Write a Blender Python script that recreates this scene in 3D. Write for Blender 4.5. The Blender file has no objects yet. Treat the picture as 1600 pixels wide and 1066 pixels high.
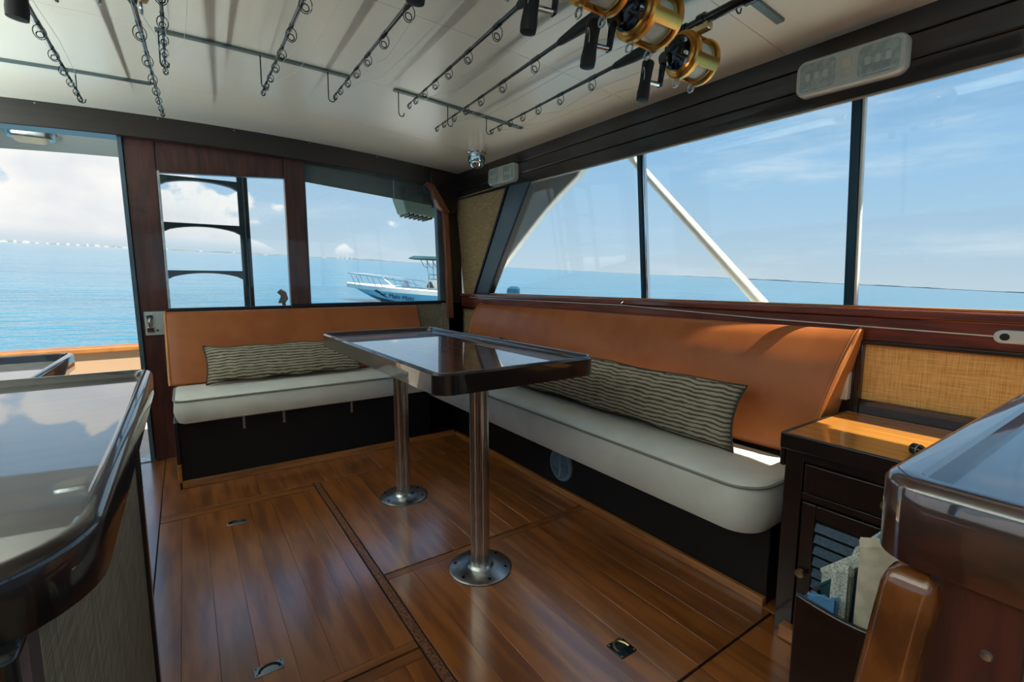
import bpy, bmesh, math, random
from mathutils import Vector, Matrix
random.seed(7)
S = bpy.context.scene
COL = S.collection

# ------------------------------------------------------------------ camera
F_PX = 747.0
YAW, PITCH, EYE = math.radians(34.4), math.radians(6.95), 1.06
fw = Vector((math.sin(YAW)*math.cos(PITCH), math.cos(YAW)*math.cos(PITCH), -math.sin(PITCH)))
rt = Vector((math.cos(YAW), -math.sin(YAW), 0)); upv = rt.cross(fw)
cd = bpy.data.cameras.new('camera'); cam = bpy.data.objects.new('camera', cd); COL.objects.link(cam)
cd.sensor_width = 36; cd.lens = F_PX/1600*36; cd.clip_start = 0.02; cd.clip_end = 100000
cam.matrix_world = Matrix(((rt.x, upv.x, -fw.x, 0), (rt.y, upv.y, -fw.y, 0), (rt.z, upv.z, -fw.z, EYE), (0, 0, 0, 1)))
S.camera = cam
# the boat heels a little: true vertical, seen in the boat's own axes
NUP = Vector((0.0230, -0.0540, 0.998)).normalized()

# ------------------------------------------------------------------ node helpers
def lin(r, g, b):
    f = lambda c: (c/255/12.92 if c <= 10 else ((c/255+0.055)/1.055)**2.4)
    return (f(r), f(g), f(b), 1)
def N(nt, t, **kw):
    n = nt.nodes.new(t)
    for k, v in kw.items(): setattr(n, k, v)
    return n
def mth(nt, op, a, b=None, c=None):
    n = N(nt, 'ShaderNodeMath', operation=op)
    for i, x in enumerate((a, b, c)):
        if x is None: continue
        if isinstance(x, (int, float)): n.inputs[i].default_value = x
        else: nt.links.new(x, n.inputs[i])
    return n.outputs[0]
def ramp(nt, fac, stops, interp='LINEAR'):
    n = N(nt, 'ShaderNodeValToRGB'); n.color_ramp.interpolation = interp
    el = n.color_ramp.elements
    while len(el) < len(stops): el.new(0.5)
    for e, (p, c) in zip(el, stops): e.position = p; e.color = c
    nt.links.new(fac, n.inputs[0]); return n.outputs[0]
def mixc(nt, fac, a, b, blend='MIX'):
    n = N(nt, 'ShaderNodeMix', data_type='RGBA', blend_type=blend)
    for i, x in ((0, fac), (6, a), (7, b)):
        if isinstance(x, (int, float)): n.inputs[i].default_value = x
        elif isinstance(x, tuple): n.inputs[i].default_value = x
        else: nt.links.new(x, n.inputs[i])
    return n.outputs[2]
def smooth(nt, x, a, b):
    n = N(nt, 'ShaderNodeMapRange', interpolation_type='SMOOTHSTEP')
    nt.links.new(x, n.inputs[0]); n.inputs[1].default_value = a; n.inputs[2].default_value = b
    return n.outputs[0]

# ------------------------------------------------------------------ world: hazy blue sky with a cumulus bank low on the horizon
W = bpy.data.worlds.new('sky'); S.world = W; W.use_nodes = True
nt = W.node_tree; nt.nodes.clear()
tc = N(nt, 'ShaderNodeTexCoord')
dot = N(nt, 'ShaderNodeVectorMath', operation='DOT_PRODUCT'); nt.links.new(tc.outputs['Generated'], dot.inputs[0]); dot.inputs[1].default_value = NUP
el = dot.outputs['Value']
sky = ramp(nt, el, [(0.0, lin(196, 212, 222)), (0.06, lin(180, 206, 224)), (0.2, lin(152, 194, 226)), (0.45, lin(112, 168, 216)), (1.0, lin(70, 130, 195))])
mp = N(nt, 'ShaderNodeMapping'); nt.links.new(tc.outputs['Generated'], mp.inputs[0]); mp.inputs['Scale'].default_value = (1, 1, 1.5); mp.inputs['Location'].default_value = (0.25, 0.0, 0.35)
n1 = N(nt, 'ShaderNodeTexNoise'); nt.links.new(mp.outputs[0], n1.inputs[0]); n1.inputs['Scale'].default_value = 5.5; n1.inputs['Detail'].default_value = 7; n1.inputs['Roughness'].default_value = 0.52
n2 = N(nt, 'ShaderNodeTexVoronoi', feature='SMOOTH_F1'); nt.links.new(mp.outputs[0], n2.inputs[0]); n2.inputs['Scale'].default_value = 16; n2.inputs['Smoothness'].default_value = 0.4
# the bank stands to port and astern and thins out to starboard
dB = N(nt, 'ShaderNodeVectorMath', operation='DOT_PRODUCT'); nt.links.new(tc.outputs['Generated'], dB.inputs[0]); dB.inputs[1].default_value = Vector((-0.75, 0.66, 0)).normalized()
bank = smooth(nt, dB.outputs['Value'], 0.32, 0.70)
dens = mth(nt, 'ADD', mth(nt, 'MULTIPLY', n1.outputs[0], 1.0), mth(nt, 'MULTIPLY', mth(nt, 'SUBTRACT', 0.45, n2.outputs[0]), 0.22))
thr = mth(nt, 'ADD', mth(nt, 'SUBTRACT', 0.63, mth(nt, 'MULTIPLY', bank, 0.40)), mth(nt, 'MULTIPLY', el, 1.6))
cum = smooth(nt, mth(nt, 'SUBTRACT', dens, thr), 0.0, 0.05)
cum = mth(nt, 'MULTIPLY', cum, smooth(nt, el, 0.0, 0.03))
shade = smooth(nt, mth(nt, 'ADD', mth(nt, 'SUBTRACT', dens, thr), mth(nt, 'MULTIPLY', n2.outputs[0], 0.25)), 0.05, 0.5)
cloudc = mixc(nt, shade, lin(250, 248, 243), lin(214, 220, 226))
mp2 = N(nt, 'ShaderNodeMapping'); nt.links.new(tc.outputs['Generated'], mp2.inputs[0]); mp2.inputs['Scale'].default_value = (1, 1, 5.0)
n3 = N(nt, 'ShaderNodeTexNoise'); nt.links.new(mp2.outputs[0], n3.inputs[0]); n3.inputs['Scale'].default_value = 2.6; n3.inputs['Detail'].default_value = 6; n3.inputs['Roughness'].default_value = 0.6
cir = mth(nt, 'MULTIPLY', smooth(nt, n3.outputs[0], 0.46, 0.8), 0.75)
col = mixc(nt, cir, sky, lin(226, 234, 238))
col = mixc(nt, cum, col, cloudc)
bg = N(nt, 'ShaderNodeBackground'); nt.links.new(col, bg.inputs[0]); bg.inputs[1].default_value = 0.67
nt.links.new(bg.outputs[0], N(nt, 'ShaderNodeOutputWorld').inputs[0])

# ------------------------------------------------------------------ sun: high over the starboard bow
sd = bpy.data.lights.new('sun', 'SUN'); sun = bpy.data.objects.new('sun', sd); COL.objects.link(sun)
sd.energy = 7.2; sd.angle = math.radians(0.6); sd.color = (1.0, 0.90, 0.74)
SUNV = Vector((0.30, -0.48, 0.86)).normalized()
sun.rotation_euler = SUNV.to_track_quat('Z', 'Y').to_euler(); sun.location = (20, -15, 45)

# ------------------------------------------------------------------ exposure
S.view_settings.view_transform = 'Standard'; S.view_settings.look = 'None'
S.view_settings.exposure = 0.7; S.view_settings.gamma = 1.0; S.view_settings.use_curve_mapping = False

# ------------------------------------------------------------------ materials
MATS = {}
def mat(name, c1, c2=None, rough=0.5, metal=0.0, scale=(1, 1, 1), nscale=8.0, detail=4, lo=0.35, hi=0.65, coat=0.0, bump=0.0, bdist=0.002, rand=0.0, spec=0.5, crough=0.05):
    m = bpy.data.materials.new(name); m.use_nodes = True; MATS[name] = m
    nt = m.node_tree; p = nt.nodes['Principled BSDF']
    p.inputs['Roughness'].default_value = rough; p.inputs['Metallic'].default_value = metal
    p.inputs['Coat Weight'].default_value = coat; p.inputs['Coat Roughness'].default_value = crough
    p.inputs['Specular IOR Level'].default_value = spec
    tc = N(nt, 'ShaderNodeTexCoord'); mp = N(nt, 'ShaderNodeMapping'); mp.inputs['Scale'].default_value = scale
    oi = N(nt, 'ShaderNodeObjectInfo')
    off = N(nt, 'ShaderNodeCombineXYZ')
    if rand:
        for i in range(3): nt.links.new(mth(nt, 'MULTIPLY', oi.outputs['Random'], 13.0+i*7), off.inputs[i])
        nt.links.new(off.outputs[0], mp.inputs['Location'])
    nt.links.new(tc.outputs['Object'], mp.inputs[0])
    nz = N(nt, 'ShaderNodeTexNoise'); nt.links.new(mp.outputs[0], nz.inputs[0]); nz.inputs['Scale'].default_value = nscale; nz.inputs['Detail'].default_value = detail
    c2 = c2 or c1
    c = mixc(nt, smooth(nt, nz.outputs[0], lo, hi), c1, c2)
    if rand:
        v = mth(nt, 'ADD', 1.0-rand, mth(nt, 'MULTIPLY', oi.outputs['Random'], 2*rand))
        cc = N(nt, 'ShaderNodeCombineXYZ')
        for i in range(3): nt.links.new(v, cc.inputs[i])
        c = mixc(nt, 1.0, c, cc.outputs[0], 'MULTIPLY')
    nt.links.new(c, p.inputs['Base Color'])
    if bump:
        b = N(nt, 'ShaderNodeBump'); b.inputs['Strength'].default_value = bump; b.inputs['Distance'].default_value = bdist
        nt.links.new(nz.outputs[0], b.inputs['Height']); nt.links.new(b.outputs[0], p.inputs['Normal'])
    return m
mahog = mat('dark mahogany varnish', lin(34, 17, 14), lin(21, 11, 10), 0.35, scale=(18, 1.5, 18), nscale=3, coat=0.8)
mahogx = mat('dark mahogany varnish crosswise', lin(36, 24, 22), lin(24, 17, 17), 0.35, scale=(1.5, 18, 18), nscale=3, coat=0.6)
redwood = mat('red mahogany varnish', lin(128, 56, 34), lin(92, 36, 23), 0.3, scale=(18, 1.5, 18), nscale=3, coat=0.8)
redwoodv = mat('red mahogany upright', lin(84, 42, 34), lin(58, 30, 26), 0.35, scale=(14, 14, 1.5), nscale=3, coat=0.4)
honey = mat('honey teak', lin(196, 128, 62), lin(160, 96, 42), 0.3, scale=(14, 1.2, 14), nscale=3, coat=0.5)
honeyx = mat('honey teak crosswise', lin(180, 118, 62), lin(140, 86, 40), 0.35, scale=(1.2, 14, 14), nscale=3, coat=0.3)
amber = mat('amber varnished post', lin(122, 70, 30), lin(88, 46, 20), 0.25, scale=(9, 9, 5), nscale=3, coat=1.0, bump=0.15)
cabtop = mat('cabinet top teak', lin(216, 150, 70), lin(196, 128, 54), 0.25, scale=(22, 1.2, 10), nscale=2.5, coat=0.9)
plank = mat('varnished teak plank', lin(172, 102, 46), lin(132, 74, 33), 0.32, scale=(9, 1.1, 4), nscale=2.6, detail=5, coat=1.0, rand=0.11, crough=0.17)
plank.node_tree.nodes['Principled BSDF'].inputs['Coat IOR'].default_value = 2.0
plankx = mat('varnished teak crosswise plank', lin(160, 96, 46), lin(128, 74, 36), 0.34, scale=(1.1, 9, 4), nscale=2.6, detail=5, coat=0.55, rand=0.12, crough=0.16)
subfl = mat('black caulking', lin(16, 12, 10), None, 0.7)
batten = mat('worn floor batten', lin(150, 100, 70), lin(92, 52, 32), 0.45, scale=(8, 8, 8), nscale=14, coat=0.2)
ceilm = mat('satin headliner', lin(234, 229, 215), lin(228, 224, 211), 0.27, scale=(1, 1, 1), nscale=2.0, spec=0.9)
seamm = mat('headliner seam', lin(92, 92, 86), None, 0.6)
vinyl = mat('tan vinyl', lin(176, 100, 50), lin(162, 88, 42), 0.42, nscale=5, bump=0.05, spec=0.4)
vinylg = mat('tan vinyl gusset', lin(218, 150, 84), lin(204, 132, 70), 0.45, nscale=9)
white = mat('white vinyl', lin(236, 235, 226), lin(226, 224, 214), 0.42, nscale=6, bump=0.12, bdist=0.006)
piping = mat('grey piping', lin(150, 148, 136), None, 0.5)
blackm = mat('black rubber', lin(17, 20, 23), None, 0.55)
blackg = mat('black gloss', lin(14, 16, 18), None, 0.25, coat=0.4)
darkface = mat('near-black painted panel', lin(11, 10, 12), lin(8, 7, 9), 0.5, nscale=3)
chrome = mat('chrome', lin(205, 210, 212), None, 0.09, 1.0)
steel = mat('brushed steel', lin(196, 200, 200), lin(170, 176, 178), 0.3, 1.0, scale=(1, 1, 1), nscale=30)
alu = mat('ribbed aluminium', lin(205, 200, 192), lin(190, 186, 180), 0.26, 1.0, nscale=20)
gold = mat('gold anodised', lin(228, 176, 96), lin(214, 156, 76), 0.3, 1.0, nscale=6)
goldp = mat('pale gold', lin(226, 208, 160), None, 0.25, 1.0)
gunm = mat('dark steel', lin(72, 80, 88), lin(34, 40, 48), 0.22, 1.0, nscale=40)
line_m = mat('fishing line', lin(206, 216, 210), lin(176, 194, 190), 0.4, scale=(300, 1, 1), nscale=3)
cream = mat('cream plastic', lin(232, 222, 196), None, 0.4)
wplas = mat('white plastic', lin(214, 220, 214), None, 0.35)
lensm = mat('frosted lens', lin(190, 206, 200), lin(160, 178, 178), 0.15, nscale=60, coat=0.5)
bluegrey = mat('blue grey painted post', lin(78, 98, 112), lin(66, 86, 100), 0.4, nscale=4)
railm = mat('blue anodised frame', lin(32, 72, 92), lin(26, 58, 76), 0.35, 0.3, nscale=4)
ladderm = mat('dark green ladder paint', lin(34, 62, 68), lin(28, 52, 58), 0.45, nscale=5)
gel = mat('white gelcoat', lin(236, 234, 226), lin(226, 224, 216), 0.35, nscale=3)
gelc = mat('cream cockpit gelcoat', lin(206, 198, 184), lin(196, 186, 170), 0.5, nscale=3)
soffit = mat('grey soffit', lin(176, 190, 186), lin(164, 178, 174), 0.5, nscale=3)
hullblue = mat('light blue hull', lin(170, 212, 224), lin(162, 204, 218), 0.3, nscale=1)
navy = mat('deep blue boot stripe', lin(22, 74, 100), None, 0.4)
inkm = mat('hull lettering', lin(20, 54, 72), None, 0.5)
canvas = mat('green canvas', lin(26, 74, 78), lin(20, 60, 66), 0.7, nscale=4)
vent_b = mat('blue grey grille', lin(112, 138, 156), None, 0.4)
slatb = mat('blue lit slat', lin(58, 92, 120), lin(36, 62, 88), 0.45, scale=(4, 6, 40), nscale=16, detail=6)  # bluish light on the louvres painted into their colour
brass = mat('aged brass', lin(176, 152, 104), None, 0.3, 1.0)
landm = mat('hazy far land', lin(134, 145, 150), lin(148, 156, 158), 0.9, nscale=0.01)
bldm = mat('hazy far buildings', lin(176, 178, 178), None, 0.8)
tint = None
# gloss-lacquered dark table tops
def lacquer(name, a, b, sc):
    m = mat(name, a, b, 0.3, scale=sc, nscale=3, coat=1.0); m.node_tree.nodes['Principled BSDF'].inputs['Coat Roughness'].default_value = 0.02
    m.node_tree.nodes['Principled BSDF'].inputs['Coat IOR'].default_value = 2.0
    return m
lacqt = lacquer('lacquered table top', lin(104, 50, 22), lin(60, 26, 12), (10, 1.2, 4))
lacqc = lacquer('lacquered counter top', lin(66, 46, 36), lin(44, 30, 24), (1.2, 9, 4))
lacqr = lacquer('lacquered mahogany rim', lin(30, 17, 15), lin(18, 12, 12), (6, 6, 18))
for m_ in (lacqr,): m_.node_tree.nodes['Principled BSDF'].inputs['Coat IOR'].default_value = 1.5
rimred = lacquer('lacquered red rim', lin(66, 30, 22), lin(40, 18, 14), (6, 6, 18))
def burlap_mat(name, base, dark, light):
    m = bpy.data.materials.new(name); m.use_nodes = True; nt = m.node_tree; p = nt.nodes['Principled BSDF']
    p.inputs['Roughness'].default_value = 0.85; p.inputs['Specular IOR Level'].default_value = 0.2
    tc = N(nt, 'ShaderNodeTexCoord')
    outs = []
    for sc in ((14, 14, 420), (420, 420, 14)):
        mp = N(nt, 'ShaderNodeMapping'); mp.inputs['Scale'].default_value = sc; nt.links.new(tc.outputs['Object'], mp.inputs[0])
        nz = N(nt, 'ShaderNodeTexNoise'); nt.links.new(mp.outputs[0], nz.inputs[0]); nz.inputs['Scale'].default_value = 1; nz.inputs['Detail'].default_value = 3
        outs.append(nz.outputs[0])
    s = mth(nt, 'MULTIPLY', mth(nt, 'ADD', outs[0], outs[1]), 0.5)
    c = ramp(nt, s, [(0.36, dark), (0.5, base), (0.64, light)]); nt.links.new(c, p.inputs['Base Color'])
    b = N(nt, 'ShaderNodeBump'); b.inputs['Strength'].default_value = 0.5; b.inputs['Distance'].default_value = 0.001
    nt.links.new(s, b.inputs['Height']); nt.links.new(b.outputs[0], p.inputs['Normal'])
    return m
burlap = burlap_mat('woven burlap', lin(172, 148, 108), lin(128, 104, 70), lin(204, 182, 140))
burlapg = burlap_mat('grey woven burlap', lin(148, 138, 116), lin(114, 106, 86), lin(174, 166, 142))
def pillow_mat():
    m = bpy.data.materials.new('wavy striped cloth'); m.use_nodes = True; nt = m.node_tree; p = nt.nodes['Principled BSDF']
    p.inputs['Roughness'].default_value = 0.8; p.inputs['Specular IOR Level'].default_value = 0.2
    tc = N(nt, 'ShaderNodeTexCoord'); sp = N(nt, 'ShaderNodeSeparateXYZ'); nt.links.new(tc.outputs['Object'], sp.inputs[0])
    mp = N(nt, 'ShaderNodeMapping'); mp.inputs['Scale'].default_value = (13, 3, 8); nt.links.new(tc.outputs['Object'], mp.inputs[0])
    nz = N(nt, 'ShaderNodeTexNoise'); nt.links.new(mp.outputs[0], nz.inputs[0]); nz.inputs['Scale'].default_value = 1; nz.inputs['Detail'].default_value = 3
    z = mth(nt, 'ADD', sp.outputs[2], mth(nt, 'MULTIPLY', nz.outputs[0], 0.022))
    sn = mth(nt, 'SINE', mth(nt, 'MULTIPLY', z, 2*math.pi/0.0165))
    mp2 = N(nt, 'ShaderNodeMapping'); mp2.inputs['Scale'].default_value = (22, 3, 60); nt.links.new(tc.outputs['Object'], mp2.inputs[0])
    n2 = N(nt, 'ShaderNodeTexNoise'); nt.links.new(mp2.outputs[0], n2.inputs[0]); n2.inputs['Scale'].default_value = 1
    f = smooth(nt, mth(nt, 'ADD', sn, mth(nt, 'MULTIPLY', mth(nt, 'SUBTRACT', n2.outputs[0], 0.5), 2.6)), 0.0, 0.5)
    c = mixc(nt, f, lin(176, 167, 146), lin(92, 82, 66)); nt.links.new(c, p.inputs['Base Color'])
    return m
pillm = pillow_mat()
def glass_mat(name, tcol, gl=0.06):
    m = bpy.data.materials.new(name); m.use_nodes = True; nt = m.node_tree; nt.nodes.clear()
    t = N(nt, 'ShaderNodeBsdfTransparent'); t.inputs[0].default_value = tcol
    g = N(nt, 'ShaderNodeBsdfGlossy'); g.inputs['Roughness'].default_value = 0.02; g.inputs[0].default_value = (0.9, 0.95, 1, 1)
    lw = N(nt, 'ShaderNodeLayerWeight'); lw.inputs[0].default_value = 0.5
    fac = mth(nt, 'ADD', 0.025, mth(nt, 'MULTIPLY', mth(nt, 'POWER', lw.outputs['Facing'], 4.0), 0.5))
    mx = N(nt, 'ShaderNodeMixShader'); nt.links.new(fac, mx.inputs[0]); nt.links.new(t.outputs[0], mx.inputs[1]); nt.links.new(g.outputs[0], mx.inputs[2])
    nt.links.new(mx.outputs[0], N(nt, 'ShaderNodeOutputMaterial').inputs[0]); return m
glass = glass_mat('clear window glass', (0.95, 0.975, 0.985, 1))
def news_mat():
    m = bpy.data.materials.new('newsprint'); m.use_nodes = True; nt = m.node_tree; p = nt.nodes['Principled BSDF']; p.inputs['Roughness'].default_value = 0.8
    tc = N(nt, 'ShaderNodeTexCoord'); mp = N(nt, 'ShaderNodeMapping'); mp.inputs['Scale'].default_value = (160, 160, 420); nt.links.new(tc.outputs['Object'], mp.inputs[0])
    nz = N(nt, 'ShaderNodeTexNoise'); nt.links.new(mp.outputs[0], nz.inputs[0]); nz.inputs['Scale'].default_value = 1.4; nz.inputs['Detail'].default_value = 3
    c = ramp(nt, nz.outputs[0], [(0.42, lin(150, 160, 158)), (0.5, lin(214, 218, 208)), (1, lin(226, 226, 216))]); nt.links.new(c, p.inputs['Base Color']); return m
news = news_mat()
paper = mat('cream paper', lin(226, 214, 192), lin(206, 192, 168), 0.8, nscale=30)
bluepaper = mat('blue paper', lin(92, 150, 200), None, 0.6)

# ------------------------------------------------------------------ mesh builder
ORG = {}
class B:
    def __init__(s): s.v = []; s.f = []
    def add(s, vs, fs):
        o = len(s.v); s.v += [tuple(v) for v in vs]; s.f += [tuple(i+o for i in f) for f in fs]; return s
    def hexa(s, p):
        return s.add(p, [(0, 3, 2, 1), (4, 5, 6, 7), (0, 1, 5, 4), (1, 2, 6, 5), (2, 3, 7, 6), (3, 0, 4, 7)])
    def box(s, x0, x1, y0, y1, z0, z1):
        return s.hexa([(x0, y0, z0), (x1, y0, z0), (x1, y1, z0), (x0, y1, z0), (x0, y0, z1), (x1, y0, z1), (x1, y1, z1), (x0, y1, z1)])
    def prism(s, pts, vec):
        n = len(pts); vec = Vector(vec); a = [Vector(p) for p in pts]
        return s.add(a+[p+vec for p in a], [tuple(range(n))[::-1], tuple(range(n, 2*n))]+[(i, (i+1) % n, n+(i+1) % n, n+i) for i in range(n)])
    def rings(s, rings, closed=False, caps=True):
        n = len(rings[0]); k = len(rings); vs = [p for r in rings for p in r]; fs = []
        for j in range(k if closed else k-1):
            a, b = j*n, ((j+1) % k)*n
            fs += [(a+i, a+(i+1) % n, b+(i+1) % n, b+i) for i in range(n)]
        if caps and not closed: fs += [tuple(range(n))[::-1], tuple((k-1)*n+i for i in range(n))]
        return s.add(vs, fs)
    def tube(s, pts, r, n=8, cap=True, closed=False):
        P = [Vector(p) for p in pts]; k = len(P); R = r if isinstance(r, (list, tuple)) else [r]*k; rings = []; ref = None
        for i in range(k):
            a = P[(i-1) % k] if (closed or i > 0) else P[i]; b = P[(i+1) % k] if (closed or i < k-1) else P[i]
            t = (b-a).normalized()
            if ref is None: ref = t.orthogonal().normalized()
            ref = (ref-t*ref.dot(t)).normalized(); bi = t.cross(ref)
            rings.append([P[i]+(ref*math.cos(2*math.pi*j/n)+bi*math.sin(2*math.pi*j/n))*R[i] for j in range(n)])
        return s.rings(rings, closed, cap)
    def lathe(s, prof, org=(0, 0, 0), axis=(0, 0, 1), n=24):
        A = Vector(axis).normalized(); u = A.orthogonal().normalized(); w = A.cross(u); O = Vector(org)
        return s.rings([[O+A*h+(u*math.cos(2*math.pi*j/n)+w*math.sin(2*math.pi*j/n))*max(r, 1e-5) for j in range(n)] for r, h in prof])
    def stack(s, poly, levels, fm=lambda u, v, h: (u, v, h)):
        return s.rings([[fm(u, v, h) for u, v in inset(poly, d)] for h, d in levels])
    def sweep(s, poly, prof):      # closed profile of (inset, z) carried round a plan outline
        return s.rings([[(u, v, z) for u, v in inset(poly, d)] for d, z in prof], closed=True)
    def build(s, name, m, parent=None, bevel=0, seg=2, smooth=True, kind=None, label=None):
        me = bpy.data.meshes.new(name); vs = s.v
        org = Vector((0, 0, 0))
        if parent is not None: org = ORG[parent]
        me.from_pydata([tuple(Vector(v)-org) for v in vs], [], s.f); me.validate(); me.update()
        bm = bmesh.new(); bm.from_mesh(me); bmesh.ops.recalc_face_normals(bm, faces=bm.faces); bm.to_mesh(me); bm.free()
        me.materials.append(m)
        if smooth:
            for p in me.polygons: p.use_smooth = True
            me.set_sharp_from_angle(angle=math.radians(38))
        o = bpy.data.objects.new(name, me); COL.objects.link(o); ORG[o] = org
        if parent is not None: o.parent = parent
        if bevel:
            md = o.modifiers.new('bevel', 'BEVEL'); md.width = bevel; md.segments = seg; md.limit_method = 'ANGLE'; md.angle_limit = math.radians(40)
        if kind: o['kind'] = kind
        if label: o['label'] = label
        return o
def inset(poly, d):
    if abs(d) < 1e-9: return poly
    n = len(poly); out = []
    for i in range(n):
        a, b, c = Vector(poly[i-1]), Vector(poly[i]), Vector(poly[(i+1) % n])
        e1, e2 = (b-a).normalized(), (c-b).normalized()
        n1, n2 = Vector((-e1.y, e1.x)), Vector((-e2.y, e2.x)); m = (n1+n2)
        m = m/max(m.dot(n1), 0.3)
        out.append(tuple(b+m*d))
    return out
def rpoly(x0, x1, y0, y1, r, n=6):
    r = r if isinstance(r, (list, tuple)) else [r]*4; out = []
    for (cx, cy, a0), q in zip(((x0, y0, 180), (x1, y0, 270), (x1, y1, 0), (x0, y1, 90)), r):
        sx = 1 if cx == x0 else -1; sy = 1 if cy == y0 else -1
        for i in range(n+1):
            a = math.radians(a0+90*i/n); out.append((cx+sx*q+q*math.cos(a), cy+sy*q+q*math.sin(a)))
    return out
def tag(o, label=None, cat=None, group=None, kind=None):
    if label: o['label'] = label
    if cat: o['category'] = cat
    if group: o['group'] = group
    if kind: o['kind'] = kind
    return o
def thing(name, label, cat, loc=(0, 0, 0), group=None):
    o = bpy.data.objects.new(name, None); COL.objects.link(o); o.location = loc; o.empty_display_size = 0.1
    ORG[o] = Vector(loc); return tag(o, label, cat, group)
def struct(name, b, m, **k): return b.build(name, m, kind='structure', **k)
def sroot(name, loc=(0, 0, 0)):
    o = bpy.data.objects.new(name, None); COL.objects.link(o); o.location = loc; ORG[o] = Vector(loc); o['kind'] = 'structure'; return o
def kids(o): return [c for c in bpy.data.objects if c.parent == o]
def copy_tree(o, parent=None):
    ch = kids(o); c = o.copy(); COL.objects.link(c)
    c.parent = parent
    for k in ch: copy_tree(k, c)
    return c

# ================================================================== SEA AND FAR SHORE
u1 = rt - NUP*rt.dot(NUP); u1.normalize(); u2 = NUP.cross(u1)      # u1: to the right, u2: away
SEA0 = Vector((0, 0, EYE)) - NUP*1.77
def seapt(a, b, h=0): return SEA0+u1*a+u2*b+NUP*h
sm = bpy.data.materials.new('rippled sea'); sm.use_nodes = True; nt = sm.node_tree; p = nt.nodes['Principled BSDF']
p.inputs['Roughness'].default_value = 0.12; p.inputs['IOR'].default_value = 1.33
tc = N(nt, 'ShaderNodeTexCoord'); geo = N(nt, 'ShaderNodeNewGeometry')
hs = None
for sc, amp in (((0.09, 0.24, 0.1), 1.0), ((0.5, 1.3, 0.5), 0.55), ((2.2, 4.5, 2), 0.22)):
    mp = N(nt, 'ShaderNodeMapping'); mp.inputs['Scale'].default_value = sc; mp.inputs['Rotation'].default_value = (0, 0, YAW-0.3)
    nt.links.new(geo.outputs['Position'], mp.inputs[0])
    nz = N(nt, 'ShaderNodeTexNoise'); nt.links.new(mp.outputs[0], nz.inputs[0]); nz.inputs['Scale'].default_value = 1; nz.inputs['Detail'].default_value = 3
    t = mth(nt, 'MULTIPLY', nz.outputs[0], amp); hs = t if hs is None else mth(nt, 'ADD', hs, t)
b = N(nt, 'ShaderNodeBump'); b.inputs['Strength'].default_value = 0.5; b.inputs['Distance'].default_value = 0.4
nt.links.new(hs, b.inputs['Height']); nt.links.new(b.outputs[0], p.inputs['Normal'])
c = mixc(nt, smooth(nt, hs, 0.6, 1.2), lin(34, 100, 128), lin(56, 118, 142)); nt.links.new(c, p.inputs['Base Color'])
g = B(); rr = [0.0, 3, 10, 40, 200, 1000, 5000, 30000]; n = 96
vs = [seapt(0, 0)]; fs = []
for k, r in enumerate(rr[1:]):
    for i in range(n): vs.append(seapt(r*math.cos(2*math.pi*i/n), r*math.sin(2*math.pi*i/n)))
    for i in range(n):
        if k == 0: fs.append((0, 1+i, 1+(i+1) % n))
        else:
            a = 1+(k-1)*n; c_ = 1+k*n; fs.append((a+i, c_+i, c_+(i+1) % n, a+(i+1) % n))
g.add(vs, fs)
sea = g.build('sea', sm, smooth=False); tag(sea, 'calm pale blue sea reaching to the horizon', 'sea', kind='stuff')
# px_dir: tangent of the bearing to the right of the view
def shore(name, label, b0, b1, D, hmax, seed, m):
    random.seed(seed); g = B(); K = 140; top = []; bot = []; back = []; backt = []
    for i in range(K+1):
        t = b0+(b1-b0)*i/K; e = min(1, i/25, (K-i)/25)
        h = hmax*e*(0.35+0.65*abs(math.sin(i*0.37+seed)*math.sin(i*0.11+1)))*random.uniform(0.75, 1.1)+0.6
        bot.append(seapt(D*math.sin(t), D*math.cos(t), -1)); top.append(seapt(D*math.sin(t), D*math.cos(t), h))
        D2 = D*1.06; backt.append(seapt(D2*math.sin(t), D2*math.cos(t), h*1.05)); back.append(seapt(D2*math.sin(t), D2*math.cos(t), -1))
    g.rings([bot, top, backt, back], caps=False)
    g.f = [f for f in g.f if max(f)-min(f) < 3*(K+1) and not (abs((max(f) % (K+1))-(min(f) % (K+1))) > 2)]
    o = g.build(name, m, smooth=False); tag(o, label, 'shoreline'); return o
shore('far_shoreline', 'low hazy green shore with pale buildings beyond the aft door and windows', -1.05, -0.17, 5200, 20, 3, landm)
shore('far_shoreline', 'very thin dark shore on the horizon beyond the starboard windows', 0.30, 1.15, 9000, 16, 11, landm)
random.seed(5)
for i in range(34):
    t = (-0.93+0.0112*i) if i < 24 else ((-0.62+0.05*(i-24)) if i < 30 else -0.345+0.0085*(i-30))
    D = 5150; w = random.uniform(7, 20); h = random.uniform(7, 17)*(1.9 if i >= 30 else 1); g = B()
    d = u1*math.sin(t)+u2*math.cos(t); s_ = u1*math.cos(t)-u2*math.sin(t); c0 = SEA0+d*D
    pts = [c0+s_*a*w+d*bb*14+NUP*hh for hh in (-1, h) for a, bb in ((-1, -1), (1, -1), (1, 1), (-1, 1))]
    g.hexa(pts); k = random.random()
    g.box(0, 0, 0, 0, 0, 0) if False else None
    r_ = [c0+s_*a*w*0.45+d*bb*7+NUP*hh for hh in (h-0.5, h+h*0.22) for a, bb in ((-1, -1), (1, -1), (1, 1), (-1, 1))]
    g.hexa(r_)
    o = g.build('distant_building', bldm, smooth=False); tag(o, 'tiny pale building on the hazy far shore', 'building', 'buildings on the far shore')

# ================================================================== CABIN SHELL
WX, AY = 1.90, 3.50              # starboard wall, aft wall
PXW, FY = -1.50, -1.0            # port wall, forward end of the saloon
def zc(x, y): return 1.985-0.03*(x-0.2)**2-0.015*(AY-y)
def zb(y): return 1.70-0.018*(AY-y)        # underside of the side headers

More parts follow.
